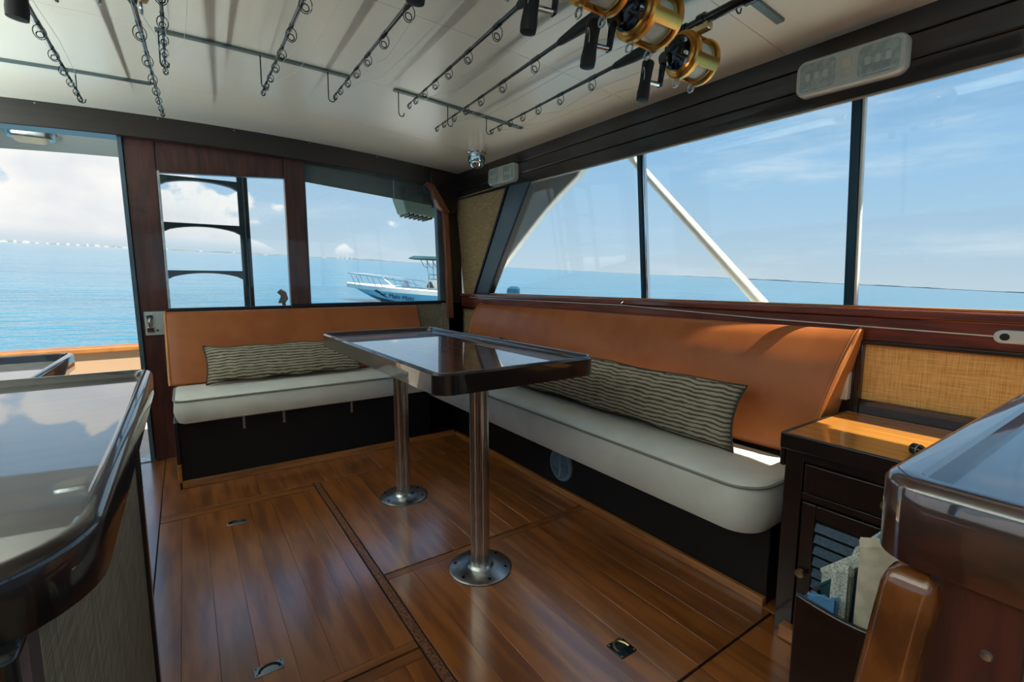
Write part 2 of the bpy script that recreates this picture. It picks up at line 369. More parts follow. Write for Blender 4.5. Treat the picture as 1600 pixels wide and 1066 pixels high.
# ---- floor: caulked subfloor with loose planks
floor = struct('floor', B().box(PXW, WX, FY, AY+0.06, -0.06, -0.006), subfl)
def planks(xs, y0, y1, gap=0.0005, m=plank, h=0.0):
    for a, b_ in zip(xs, xs[1:]):
        B().box(a+gap/2, b_-gap/2, y0, y1, -0.03, h+random.uniform(-0.0005, 0.0003)).build('plank', m, floor, bevel=0.0005, seg=1)
fr = lambda a, b_, n: [a+(b_-a)*i/n for i in range(n+1)]
P1 = [-0.153, -0.075, 0.015, 0.105, 0.192, 0.285, 0.375, 0.44, 0.499]
planks(P1, 1.245, 2.528)                                  # hatch by the port counter
planks([-0.153, 0.499], 1.215, 1.2435, m=plankx)
planks([-0.153, 0.499], 1.17, 1.207, m=plankx)
planks(P1, FY, 1.1685)
P2 = fr(0.537, 1.50, 10)
planks(P2, 0.708, 1.572); planks([0.537, 1.50], 1.574, 1.606, m=plankx)
planks(P2, 1.614, 2.60)
planks(P2, FY, 0.700)
planks(fr(-0.153, 1.90, 20), 2.606, AY)
planks([-0.153, 0.499], 2.534, 2.604, m=plankx)
planks(fr(PXW, -0.157, 9), FY, AY)
planks(fr(1.503, 1.90, 4), FY, 2.60)
B().box(0.505, 0.531, FY, 2.60, -0.03, 0.001).build('batten', batten, floor, bevel=0.001, seg=1)

# ---- ceiling: cambered headliner panels with butt seams
ceil = sroot('ceiling')
def sheet(x0, x1, y0, y1, dz0, dz1, nx=14, ny=2):
    g = B(); vs = []; fs = []
    for dz in (dz0, dz1):
        for j in range(ny+1):
            for i in range(nx+1):
                x = x0+(x1-x0)*i/nx; y = y0+(y1-y0)*j/ny; vs.append((x, y, zc(x, y)+dz))
    w = nx+1; L = w*(ny+1)
    for j in range(ny):
        for i in range(nx):
            a = j*w+i; fs += [(a, a+w, a+w+1, a+1), (L+a, L+a+1, L+a+w+1, L+a+w)]
    for i in range(nx): fs += [(i, i+1, L+i+1, L+i), (ny*w+i, L+ny*w+i, L+ny*w+i+1, ny*w+i+1)]
    for j in range(ny): fs += [(j*w, L+j*w, L+(j+1)*w, (j+1)*w), (j*w+nx, (j+1)*w+nx, L+(j+1)*w+nx, L+j*w+nx)]
    return g.add(vs, fs)
sheet(PXW-0.1, WX+0.08, FY, AY+0.1, 0.012, 0.05).build('roof_deck', seamm, ceil)
ys = [FY, -0.1, 0.945, 1.60, 2.235, 2.86, AY+0.06]
for a, b_ in zip(ys, ys[1:]):
    sheet(PXW-0.05, WX+0.02, a+0.0012, b_-0.0012, 0.0, 0.012).build('headliner_panel', ceilm, ceil)
# screws along the joint of the headliner
# ---- aft wall -------------------------------------------------
def xz(pts, y0, y1): return B().prism([(x, y0, z) for x, z in pts], (0, y1-y0, 0))
aft = sroot('wall_aft')
# curved beam under the headliner
N_ = 20; xs = [PXW-0.05+(WX+0.03-PXW)*i/N_ for i in range(N_+1)]
pts = [(x, zc(x, 3.45)+0.002) for x in xs]+[(x, zc(x, 3.45)-0.125) for x in xs[::-1]]
beam = xz(pts, 3.435, 3.56).build('beam', mahogx, aft, bevel=0.004)
for x in (-0.55, -0.05, 0.32, 0.75, 1.2, 1.55):
    B().lathe([(0.004, 0), (0.003, 0.0015), (0, 0.002)], (x, 3.436, zc(x, 3.45)-0.012), (0, -1, 0), 8).build('screw', steel, beam)
# lower wall under the aft windows, port part beyond the door
B().box(-0.075, WX+0.03, 3.50, 3.56, 0, 0.905).build('lower_panel', burlapg, aft)
B().box(PXW-0.03, -0.98, 3.50, 3.56, 0, 1.88).build('port_panel', mahogx, aft)
B().box(-0.98, -0.93, 3.47, 3.57, 0, 1.86).build('door_jamb', mahogx, aft, bevel=0.004)
B().box(0.60, 1.80, 3.475, 3.55, 0.895, 0.918).build('sill', darkface, aft, bevel=0.003)
B().box(1.70, 1.88, 3.47, 3.55, 0.0, 0.90).build('corner_panel', burlapg, aft)
# glazed frame of the fixed aft window with its rounded upper corner
g = B()
def edge(x): return zc(x, 3.45)-0.125
g.box(0.712, 0.722, 3.49, 3.53, 0.917, edge(0.72))
rc = [(1.665-0.09+0.09*math.cos(math.radians(a)), 1.64-0.10+0.10*math.sin(math.radians(a))) for a in range(0, 91, 15)]
g.add([], [])
out = [(1.74, 0.917), (1.74, 1.84)]+[(1.40, 1.84)]
inn = [(1.40, 1.70), (1.50, 1.685)]+rc[::-1]+[(1.68, 0.917)]
frame = xz([(1.695, 0.917), (1.76, 0.917), (1.76, 1.83), (1.575, 1.83), (1.575, 1.755), (1.62, 1.735), (1.655, 1.70), (1.675, 1.65)], 3.485, 3.54)
w2 = struct('window_2', frame, bluegrey, bevel=0.004)
B().box(0.715, 1.74, 3.508, 3.514, 0.915, 1.84).build('pane', glass, w2)
g.build('glazing_bead', bluegrey, w2)
# corner post, knee and mouldings
B().prism([(1.765, 3.47, 0), (1.90, 3.47, 0), (1.90, 3.52, 0), (1.765, 3.52, 0)], (-0.03, 0, 1.90)).build('corner_post', mahog, aft, bevel=0.006)
mld = B(); mp_ = [(1.735, 0.80), (1.775, 0.80), (1.752, 1.60), (1.70, 1.60)]
mld.prism([(1.742, 3.43, 0.78), (1.785, 3.43, 0.78), (1.752, 3.43, 1.60), (1.706, 3.43, 1.60)], (0, 0.05, 0)); mould = mat('brown corner moulding', lin(146, 88, 54), lin(118, 68, 42), 0.4, scale=(12, 12, 2), nscale=3, coat=0.4)
mld.build('moulding', mould, aft, bevel=0.005)
kn = xz([(1.752, 1.60), (1.706, 1.60), (1.66, 1.64), (1.625, 1.70), (1.605, 1.765), (1.56, 1.80), (1.56, 1.81), (1.62, 1.80), (1.68, 1.71)], 3.405, 3.47)
kn.build('knee_bracket', mould, aft, bevel=0.004)
dk = xz([(1.60, 1.80), (1.68, 1.70), (1.752, 1.60), (1.80, 1.60), (1.86, 1.90), (1.60, 1.90)], 3.41, 3.48)
dk.build('corner_gusset', mahog, aft, bevel=0.004)
# ---- sliding door, pushed open behind the bench: two stiles, rails and a pane
door = sroot('door_1', (-0.22, 3.5, 0))
B().hexa([(-0.205, 3.49, 0), (-0.078, 3.49, 0), (-0.078, 3.54, 0), (-0.205, 3.54, 0), (-0.222, 3.49, 1.88), (-0.078, 3.49, 1.88), (-0.078, 3.54, 1.88), (-0.222, 3.54, 1.88)]).build('stile', redwoodv, door, bevel=0.004)
B().box(0.593, 0.712, 3.48, 3.535, 0.0, 1.88).build('stile', redwoodv, door, bevel=0.004)
B().hexa([(-0.078, 3.495, 1.69), (0.593, 3.495, 1.735), (0.593, 3.54, 1.735), (-0.078, 3.54, 1.69), (-0.078, 3.495, 1.89), (0.593, 3.495, 1.89), (0.593, 3.54, 1.89), (-0.078, 3.54, 1.89)]).build('top_rail', redwoodv, door, bevel=0.003)
B().box(-0.078, 0.593, 3.49, 3.54, 0.6, 0.908).build('bottom_rail', darkface, door, bevel=0.003)
B().box(-0.08, 0.595, 3.516, 3.522, 0.90, 1.75).build('pane', glass, door)
g = B(); g.box(-0.078, -0.066, 3.492, 3.54, 0.908, 1.70); g.build('glazing_bead', steel, door)
B().hexa([(-0.226, 3.47, 0), (-0.205, 3.47, 0), (-0.205, 3.55, 0), (-0.226, 3.55, 0), (-0.243, 3.47, 1.88), (-0.222, 3.47, 1.88), (-0.222, 3.55, 1.88), (-0.243, 3.55, 1.88)]).build('edge_strip', bluegrey, door, bevel=0.002)
pl = B().box(-0.196, -0.092, 3.483, 3.491, 0.755, 0.893).build('latch_plate', mat('grey latch plate', lin(176, 186, 184), None, 0.4, nscale=5), door, bevel=0.002)
lt = B(); lt.box(-0.184, -0.156, 3.472, 3.484, 0.85, 0.875); lt.tube([(-0.17, 3.475, 0.855), (-0.172, 3.468, 0.83), (-0.17, 3.472, 0.80)], [0.007, 0.009, 0.006]); lt.box(-0.186, -0.154, 3.472, 3.484, 0.775, 0.80)
lt.lathe([(0.012, 0), (0.009, 0.008), (0, 0.010)], (-0.170, 3.484, 0.812), (0, -1, 0), 12)
lt.build('latch', chrome, pl, bevel=0.001)
B().box(-0.142, -0.134, 3.474, 3.484, 0.778, 0.788).build('keyhole', blackm, pl)
# door track and threshold
struct('trim_1', B().box(-0.95, -0.20, 3.48, 3.57, -0.005, 0.006), steel, bevel=0.002)

# ---- starboard wall ------------------------------------------
sb = sroot('wall_starboard')
def yz(pts, x0, x1): return B().prism([(x0, y, z) for y, z in pts], (x1-x0, 0, 0))
B().box(1.90, 1.96, FY, AY+0.05, 0, 0.95).build('lower_wall', burlap, sb)
# band of mahogany between window and panels
B().box(1.872, 1.905, FY, 3.47, 0.868, 0.948).build('band', redwood, sb, bevel=0.004)
B().box(1.862, 1.905, FY, 3.47, 0.856, 0.870).build('moulding', mahog, sb, bevel=0.003)
sill = B().box(1.858, 1.985, FY, 3.47, 0.948, 0.975).build('sill', redwood, sb, bevel=0.006)
B().box(1.90, 1.93, FY, 3.28, 0.975, 0.983).build('window_track', honey, sb, bevel=0.002)
# framed burlap panel over the cabinet
B().box(1.868, 1.90, 0.645, 0.665, 0.62, 0.86).build('panel_stile', mahog, sb, bevel=0.003)
B().box(1.868, 1.90, FY, 0.645, 0.62, 0.668).build('panel_rail', mahog, sb, bevel=0.003)
B().box(1.89, 1.902, FY, 0.645, 0.66, 0.862).build('burlap_panel', burlap_mat('burlap with painted sunlight', lin(238, 186, 112), lin(206, 152, 82), lin(248, 206, 138)), sb)  # sunlit warmth painted into the weave colour; no direct sun reaches here
B().box(1.872, 1.90, 0.665, 0.72, 0.30, 0.86).build('panel_stile', mahog, sb, bevel=0.003)
# header of three boards
hd = sroot('trim_2', (1.83, 1.2, 1.65))
def hboard(f0, f1, x):
    g = B(); vs = []
    ysb = fr(FY, 3.47, 8); rings = []
    for y in ysb:
        a, t = zb(y), zc(1.83, y)+0.004
        z0 = a+(t-a)*f0; z1 = a+(t-a)*f1
        rings.append([(x, y, z0), (x, y, z1), (1.97, y, z1), (1.97, y, max(z0, min(z1-0.002, a+0.075))), (1.852, y, z0)])
    return B().rings(rings)
for f0, f1, x in ((0.0, 0.315, 1.834), (0.33, 0.655, 1.831), (0.67, 1.0, 1.834)):
    hboard(f0, f1, x).build('board', mahog, hd, bevel=0.004)
hboard(0.03, 0.98, 1.845).build('backing', mat('groove wood', lin(74, 40, 28), None, 0.4), hd)
g = B(); g.rings([[(1.828, y, zb(y)-0.004), (1.828, y, zb(y)+0.002), (1.84, y, zb(y)+0.002), (1.84, y, zb(y)-0.004)] for y in fr(FY, 3.47, 8)])
g.build('drip_edge', mat('pale edge bead', lin(170, 150, 130), None, 0.35), hd)
# window plane leans inboard
def wx(z): return 1.905-0.065*(z-0.975)/0.675
def wpost(name, y, w, m, parent, dx=0.0, d=0.03):
    z0, z1 = 0.975, zb(y)+0.01
    return B().hexa([(wx(z0)+dx, y-w/2, z0), (wx(z0)+dx+d, y-w/2, z0), (wx(z0)+dx+d, y+w/2, z0), (wx(z0)+dx, y+w/2, z0),
                     (wx(z1)+dx, y-w/2, z1), (wx(z1)+dx+d, y-w/2, z1), (wx(z1)+dx+d, y+w/2, z1), (wx(z1)+dx, y+w/2, z1)]).build(name, m, parent, bevel=0.003)
def wpane(pts, parent):
    g = B(); v = [(wx(z)+0.014, y, z) for y, z in pts]; v2 = [(wx(z)+0.02, y, z) for y, z in pts]; n = len(v)
    g.add(v+v2, [tuple(range(n)), tuple(range(2*n-1, n-1, -1))]+[(i, n+i, n+(i+1) % n, (i+1) % n) for i in range(n)])
    return g.build('pane', glass, parent, smooth=False)
w3 = sroot('window_3', (1.9, 2.3, 0.975)); w4 = sroot('window_4', (1.9, 1.15, 0.975)); w5 = sroot('window_5', (1.9, -0.1, 0.975))
wpane([(1.625, 0.975), (3.12, 0.975), (2.50, zb(2.5)), (1.625, zb(1.6))], w3)
wpane([(0.73, 0.975), (1.60, 0.975), (1.60, zb(1.6)), (0.73, zb(0.7))], w4)
wpane([(FY, 0.975), (0.70, 0.975), (0.70, zb(0.7)), (FY, zb(FY))], w5)
wpost('mullion', 1.617, 0.024, railm, w4); wpost('mullion_bead', 1.595, 0.010, chrome, w4, 0.004, 0.022)
wpost('mullion', 0.715, 0.028, railm, w5); wpost('mullion_bead', 0.696, 0.008, wplas, w5, 0.004, 0.022)
# slanting post and burlap triangle at the aft end
def wquad(pts, dx, d, name, m, parent, **k):
    v = [(wx(z)+dx, y, z) for y, z in pts]; v2 = [(wx(z)+dx+d, y, z) for y, z in pts]; n = len(v)
    return B().add(v+v2, [tuple(range(n)), tuple(range(2*n-1, n-1, -1))]+[(i, n+i, n+(i+1) % n, (i+1) % n) for i in range(n)]).build(name, m, parent, **k)
wquad([(3.275, 0.975), (3.09, 0.975), (2.468, 1.69), (2.70, 1.70)], -0.012, 0.05, 'slanting_post', bluegrey, w3, bevel=0.008)
wquad([(3.295, 0.975), (3.275, 0.975), (2.70, 1.70), (2.722, 1.70)], -0.02, 0.05, 'post_edge', blackm, w3)
wquad([(3.09, 0.975), (3.075, 0.975), (2.452, 1.69), (2.468, 1.69)], -0.01, 0.045, 'post_edge', blackm, w3)
wquad([(3.48, 0.96), (3.28, 0.96), (2.70, 1.72), (3.48, 1.72)], 0.0, 0.03, 'burlap_panel', burlap, sb)
# ---- port side and unseen forward parts
pt = sroot('wall_port')
B().box(PXW-0.06, PXW, FY, AY+0.05, 0, 0.95).build('lower_wall', burlap, pt)
B().box(PXW-0.08, PXW+0.04, FY, 3.47, 0.948, 0.975).build('sill', redwood, pt, bevel=0.006)
B().box(PXW-0.06, PXW+0.07, FY, 3.47, 1.72, 1.925).build('header', mahog, pt, bevel=0.004)
for y in (1.617, 0.715): B().box(PXW-0.03, PXW, y-0.014, y+0.014, 0.975, 1.67).build('mullion', railm, pt)

fwd = sroot('wall_forward', (0.2, FY, 0))
B().box(PXW, WX, FY-0.06, FY, 0, 1.0).build('lower_wall', burlap, fwd)
B().box(PXW, WX, FY-0.06, FY, 1.70, 1.90).build('header', mahogx, fwd, bevel=0.004)
for x in (PXW+0.03, -0.4, 0.8, WX-0.03): B().box(x-0.03, x+0.03, FY-0.06, FY, 1.0, 1.70).build('mullion', mahogx, fwd, bevel=0.004)
bl = thing('overlay_strip', 'dark grey green blind strip across the top of the fixed aft window', 'overlay', (1.2, 3.53, 1.7))  # dark sheet in front of the pale overhang soffit
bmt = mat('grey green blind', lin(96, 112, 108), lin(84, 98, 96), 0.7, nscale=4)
def bz(x): return 1.735-0.072*(x-0.72)/0.9
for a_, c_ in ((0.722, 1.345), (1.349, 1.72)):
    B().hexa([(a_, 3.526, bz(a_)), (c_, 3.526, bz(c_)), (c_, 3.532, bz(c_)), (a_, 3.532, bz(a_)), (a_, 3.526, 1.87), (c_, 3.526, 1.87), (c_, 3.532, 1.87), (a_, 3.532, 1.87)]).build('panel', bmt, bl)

# ================================================================== OUTSIDE PARTS OF THE BOAT
hull = sroot('trim_3', (0, 3.56, -0.9))
B().box(1.99, 2.55, FY-1.5, 6.4, -1.0, 0.72).build('side_deck', gel, hull, bevel=0.03)
B().box(-2.2, -1.58, FY-1.5, 6.4, -1.0, 0.72).build('side_deck', gel, hull, bevel=0.03)
B().box(-1.6, 2.0, 3.57, 6.3, -0.40, -0.32).build('cockpit_sole', gelc, hull)
B().box(-1.6, 2.0, 3.57, 3.95, -0.32, -0.10).build('cockpit_step', gelc, hull, bevel=0.01)
B().box(-1.6, 2.0, 3.57, 3.72, -0.10, -0.01).build('cockpit_step', gelc, hull, bevel=0.01)
tr = B(); 
tr.rings([[(x, 6.25+0.10*math.cos(x*0.9), z) for x, z in [(x, -0.9), (x, 0.36)]]+[(x, 6.4+0.10*math.cos(x*0.9), z) for x, z in [(x, 0.36), (x, -0.9)]] for x in fr(-2.2, 2.55, 16)])
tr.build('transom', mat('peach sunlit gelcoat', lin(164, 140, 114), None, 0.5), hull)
cb = B(); cb.rings([[(x, 6.20+0.10*math.cos(x*0.9), 0.36), (x, 6.20+0.10*math.cos(x*0.9), 0.41), (x, 6.45+0.10*math.cos(x*0.9), 0.41), (x, 6.45+0.10*math.cos(x*0.9), 0.36)] for x in fr(-2.2, 2.55, 16)])
cb.build('covering_board', mat('weathered covering board', lin(158, 104, 48), lin(140, 90, 40), 0.5), hull, bevel=0.008)
# flybridge overhang over the cockpit
ov = B(); rings = []
for x in fr(-1.7, 2.10, 22):
    e = max(0, (x-1.2))/0.9; z = zc(min(x, 1.6), 3.5)-0.075-0.17*e*e; y1 = 4.25-0.25*e*e
    rings.append([(x, 3.565, z+0.06), (x, y1, z-0.005), (x, y1+0.03, z+0.03), (x, y1+0.03, z+0.14), (x, 3.565, z+0.20)])
ov.rings(rings); ovo = struct('trim_4', ov, soffit, bevel=0.0)
# unseen eave and outer strip added to shape the sun on cushion and cabinet
Z_ = 1.985
ev = B().prism([(x, y, Z_) for x, y in ((1.97, FY-0.5), (1.985, FY-0.5), (1.985, -0.17), (2.10, -0.13), (2.125, 0.0), (2.125, 0.70), (2.13, 4.2), (1.97, 4.2))], (0, 0, 0.03))
evo = struct('sun_mask_eave', ev, gel)
B().prism([(x, y, Z_) for x, y in ((2.42, FY-0.5), (2.36, -0.30), (2.31, -0.10), (2.26, 0.10), (2.21, 0.32), (2.165, 0.62), (2.145, 1.0), (2.135, 4.2), (2.36, 4.2), (2.50, 0.3), (2.54, FY-0.5))], (0, 0, 0.025)).build('sun_mask_strip', gel, evo)
# wing of the flybridge seen past the slanting post, with its long curved edge
wg = B(); curve = [(2.25, 1.78), (2.31, 1.725), (2.44, 1.66), (2.56, 1.595), (2.68, 1.525), (2.87, 1.40), (3.07, 1.262), (3.28, 1.12), (3.48, 0.985), (3.56, 0.93)]
wg = yz(curve+[(3.9, 0.93), (3.9, 1.95), (2.25, 1.95)], 2.08, 2.12)
wgo = struct('trim_5', wg, gel)
e_ = B().tube([(2.078, y, z) for y, z in curve], 0.012, 8); e_.build('rounded_edge', gel, wgo)

# ================================================================== LADDER, COCKPIT FITTINGS
lad = thing('flybridge_ladder', 'dark green ladder with arched rungs outside the sliding door window', 'ladder', (0.15, 4.0, -0.32))
for x in (-0.095, 0.385):
    B().box(x-0.018, x+0.018, 3.985, 4.02, -0.32, 2.0).build('rail', ladderm, lad, bevel=0.004)
B().tube([(0.425, 4.06, -0.32), (0.425, 4.06, 2.0)], 0.016, 10).build('grab_pole', ladderm, lad)
for z in (1.755, 1.45, 1.132, 0.80, 0.47, 0.12):
    n_ = 12; xs_ = fr(-0.08, 0.37, n_)
    pts = [(x, z+0.012) for x in xs_]+[(x, z-0.05+0.045*math.sin(math.pi*i/n_)**0.6) for i, x in list(enumerate(xs_))[::-1]]
    xz(pts, 3.975, 4.03).build('rung', ladderm, lad, bevel=0.003)
ol = thing('overhead_light', 'small pale oval light under the cockpit overhang beyond the open door', 'light', (-0.66, 3.93, 1.93))
zt = zc(-0.66, 3.5)-0.05
B().stack(rpoly(-0.77, -0.55, 3.87, 3.99, 0.045), [(zt+0.01, 0), (zt-0.02, 0.004), (zt-0.03, 0.012)]).build('base', steel, ol)
B().stack(rpoly(-0.74, -0.58, 3.89, 3.97, 0.035), [(zt-0.03, 0), (zt-0.045, 0.008), (zt-0.055, 0.025)]).build('lens', cream, ol)
sp = thing('cockpit_speaker', 'pale green ribbed box hung under the overhang beyond the fixed aft window', 'speaker box', (1.67, 3.9, 1.75))
B().hexa([(1.545, 3.78, 1.63), (1.80, 3.78, 1.60), (1.80, 3.98, 1.60), (1.545, 3.98, 1.63), (1.50, 3.76, 1.78), (1.86, 3.76, 1.78), (1.86, 4.0, 1.78), (1.50, 4.0, 1.78)]).build('body', mat('pale green plastic', lin(168, 196, 182), None, 0.5), sp, bevel=0.012)
for i in range(6):
    x = 1.565+i*0.04; B().box(x, x+0.012, 3.785, 3.975, 1.612-i*0.0044, 1.632-i*0.0044).build('rib', ladderm, sp)
B().lathe([(0.016, 0), (0.016, 0.006), (0.008, 0.008), (0, 0.008)], (1.78, 3.772, 1.70), (0, -1, 0), 14).build('port', ladderm, sp)
rg = thing('rod_holder', 'small black forked fitting standing in the cockpit below the ladder window', 'fitting', (0.82, 5.2, -0.32))
B().tube([(0.82, 5.2, -0.32), (0.82, 5.2, 0.86)], 0.018, 10).build('post', blackm, rg)
B().prism([(0.77, 5.19, 0.86), (0.83, 5.19, 0.86), (0.86, 5.19, 0.90), (0.845, 5.19, 0.97), (0.80, 5.19, 1.0), (0.765, 5.19, 0.965), (0.80, 5.19, 0.93)], (0, 0.05, 0)).build('cradle', blackm, rg, bevel=0.006)
orig = thing('outrigger_pole', 'white slanting outrigger pole outside the starboard windows', 'outrigger', (2.4, 1.0, 0.72))
B().tube([(2.4, 2.25, 1.93), (2.4, 2.149, 1.828), (2.4, 1.28, 0.954), (2.4, 1.05, 0.72)], [0.024, 0.024, 0.030, 0.032], 14).build('pole', gel, orig)
B().lathe([(0.06, 0), (0.06, 0.015), (0.042, 0.03), (0.04, 0.06), (0, 0.06)], (2.4, 1.05, 0.72), (0, 0, 1), 16).build('foot', steel, orig)

# ================================================================== NEIGHBOURING BOAT
D_ = 21.0
def at(pxx, pyy, D): return Vector((0, 0, EYE))+(fw+rt*((pxx-800)/F_PX)+upv*((533-pyy)/F_PX))*D
bow = at(546, 441, D_); hb = (bow-SEA0).dot(NUP); base = bow-NUP*hb
nb = thing('centre_console_boat', 'light blue and white motorboat with bow rails lying off the aft window', 'boat', base)
ax = u1*math.cos(0.05)+u2*math.sin(0.05)*-1; ay = NUP.cross(ax)
Mb = Matrix((( ax.x, ay.x, NUP.x), (ax.y, ay.y, NUP.y), (ax.z, ay.z, NUP.z)))
def L(x, y, z): return Vector(base)+ax*x+ay*y+NUP*z
def hullsec(x, f):      # f: 0 bottom ... 1 gunwale ; returns half beam and height
    t = min(1, x/3.2); bm_ = 1.15*math.sin(t*math.pi/2)**0.75
    top = hb-0.04-0.028*x; 
    return bm_, top
secs = []
for x in (0.0, 0.15, 0.5, 1.0, 1.6, 2.4, 3.4, 4.8, 6.2, 7.2):
    bm_, top = hullsec(x, 1); k = max(0, 1-x/2.4)
    kx = x+0.0
    zk = -0.25+ (top-0.06+0.25)*(k**1.4)
    zc1 = zk+(top-zk)*0.33
    bm_ = max(bm_, 0.015)
    secs.append([L(x, -bm_, top-0.16), L(x, -bm_*0.80, zc1), L(x, 0, zk), L(x, bm_*0.80, zc1), L(x, bm_, top-0.16), L(x, 0, top-0.12)])
B().rings(secs).build('hull', hullblue, nb)
secs = []
for x in (-0.10, 0.1, 0.5, 1.0, 1.6, 2.4, 3.4, 4.8, 6.2, 7.25):
    bm_, top = hullsec(max(x, 0), 1); bm_ = bm_+0.05
    secs.append([L(x, -bm_, top-0.17), L(x, -bm_, top), L(x, 0, top+0.04), L(x, bm_, top), L(x, bm_, top-0.17), L(x, 0, top-0.17)])
B().rings(secs).build('gunwale', gel, nb)
def onhull(x, f):      # on the starboard/port flank nearest to us (y negative)
    bm_, top = hullsec(x, 1); k = max(0, 1-x/2.4); zk = -0.25+(top-0.06+0.25)*(k**1.4); zc1 = zk+(top-zk)*0.33
    a = Vector((x, -max(bm_, .015)*0.80, zc1)); b2 = Vector((x, -max(bm_, .015), top-0.16)); return a+(b2-a)*f
g = B(); st = []
for x in (1.15, 1.5, 2.0, 2.6, 3.4, 4.8, 7.2):
    a, b2 = onhull(x, -0.06), onhull(x, 0.04+0.08*min(1, (x-1.15)/0.6)); st.append([L(a.x, a.y-0.012, a.z), L(b2.x, b2.y-0.012, b2.z), L(b2.x, b2.y+0.03, b2.z), L(a.x, a.y+0.03, a.z)])
g.rings(st).build('boot_stripe', navy, nb)
# rails
top = lambda x: hb-0.028*x
g = B(); g.tube([L(-0.05, 0, top(0)+0.40), L(0.6, -0.6, top(0)+0.38), L(1.6, -1.0, top(1.6)+0.34), L(3.0, -1.12, top(3)+0.26), L(3.8, -1.15, top(3.8))], 0.018, 6)
g.tube([L(-0.05, 0, top(0)+0.40), L(0.6, 0.6, top(0)+0.38), L(1.6, 1.0, top(1.6)+0.34), L(3.0, 1.12, top(3)+0.26), L(3.8, 1.15, top(3.8))], 0.018, 6)
for x, y in ((0.45, 0.5), (0.7, 0.62), (1.5, 0.95), (1.8, 1.02), (2.7, 1.1)):
    for s_ in (-1, 1): g.tube([L(x-0.18, s_*y*0.98, top(x)+0.37-0.03*x), L(x, s_*y, top(x)-0.03)], 0.014, 6)
g.build('bow_rail', steel, nb)
g = B(); g.tube([L(2.1, -0.5, top(2)), L(1.65, -0.5, top(2)+0.34)], [0.03, 0.018], 6); g.build('pole', gel, nb)
g = B(); g.stack(rpoly(2.35, 2.65, -0.25, 0.25, 0.08), [(top(2.5)-0.02, 0), (top(2.5)+0.10, 0.03), (top(2.5)+0.2, 0.11), (top(2.5)+0.26, 0.115)], lambda u, v, h: tuple(L(u, v, h))).build('hatch', gel, nb)
co = B(); co.prism([L(3.35, -0.4, top(3.4)-0.1), L(4.5, -0.4, top(3.4)-0.1), L(4.5, -0.4, top(3.4)+0.42), L(3.55, -0.4, top(3.4)+0.42)], ay*0.8); con = co.build('console', gel, nb, bevel=0.03)
B().prism([L(3.52, -0.42, top(3.4)+0.05), L(3.85, -0.42, top(3.4)+0.05), L(3.72, -0.42, top(3.4)+0.30), L(3.58, -0.42, top(3.4)+0.30)], ay*0.03).build('console_window', canvas, con)
g = B(); g.tube([L(3.6, -0.38, top(3.4)+0.4), L(3.62, -0.38, top(3.4)+0.62), L(4.3, -0.38, top(3.4)+0.6)], 0.014, 6); g.build('windscreen_rail', gunm, nb)
tp = B(); tp.stack(rpoly(2.75, 5.4, -0.85, 0.85, 0.25), [(top(3)+1.22, 0.24), (top(3)+1.25, 0.06), (top(3)+1.28, 0.0), (top(3)+1.34, 0.12), (top(3)+1.38, 0.24)], lambda u, v, h: tuple(L(u, v, h-0.06*max(0, 3.4-u)))); tp.build('sun_top', canvas, nb)
for x in (3.55, 4.6):
    for s_ in (-1, 1): B().tube([L(x+0.1, s_*0.45, top(3)-0.1), L(x, s_*0.6, top(3)+1.24)], 0.02, 6).build('top_leg', steel, nb)
for i in range(3):
    B().tube([L(3.30+i*0.25, -0.7, top(3)+1.22), L(3.45+i*0.25, -0.72, top(3)+0.95), L(3.6+i*0.25, -0.7, top(3)+0.88)], 0.012, 6).build('strap', gunm, nb)
for s_ in (-0.35, 0.35):
    g = B(); g.stack(rpoly(6.95, 7.5, s_-0.22, s_+0.22, 0.12), [(top(7)-0.2, 0.05), (top(7)+0.1, 0.0), (top(7)+0.30, 0.03), (top(7)+0.37, 0.12)], lambda u, v, h: tuple(L(u, v, h))); g.build('outboard_engine', navy, nb)
# name and silhouette on the flank
def hulltext(txt, size, x0, f):
    cu = bpy.data.curves.new('name', 'FONT'); cu.body = txt; cu.size = size; cu.shear = 0.25; cu.extrude = 0.004
    t = bpy.data.objects.new('name', cu); COL.objects.link(t); dg = bpy.context.evaluated_depsgraph_get()
    me = bpy.data.meshes.new_from_object(t.evaluated_get(dg)); bpy.data.objects.remove(t)
    g = B()
    vs = []
    for v in me.vertices:
        x = x0+v.co.x; a = onhull(x, f); b2 = onhull(x, f+0.5); d = (b2-a).normalized(); q = a+d*(v.co.y); vs.append(L(x, q.y-0.02-v.co.z, q.z-0.045*(v.co.x)))
    g.add(vs, [tuple(p_.vertices) for p_ in me.polygons]); bpy.data.meshes.remove(me)
    return g
hulltext('Mahi Mahi', 0.27, 2.02, 0.42).build('name_lettering', inkm, nb, smooth=False)
g = B()
def blob(pts, r): 
    q = []
    for x, f in pts: a = onhull(x, f); q.append(L(a.x, a.y-0.02, a.z))
    g.tube(q, r, 6)
blob([(1.42, 1.0), (1.52, 0.95), (1.60, 0.80), (1.66, 0.72)], [0.03, 0.075, 0.05, 0.02])
blob([(1.60, 0.80), (1.70, 0.55), (1.85, 0.45), (1.98, 0.30)], [0.03, 0.022, 0.02, 0.006])
blob([(1.64, 0.72), (1.75, 0.60), (1.86, 0.62), (1.93, 0.78)], [0.02, 0.02, 0.02, 0.006])
g.build('hull_emblem', inkm, nb)

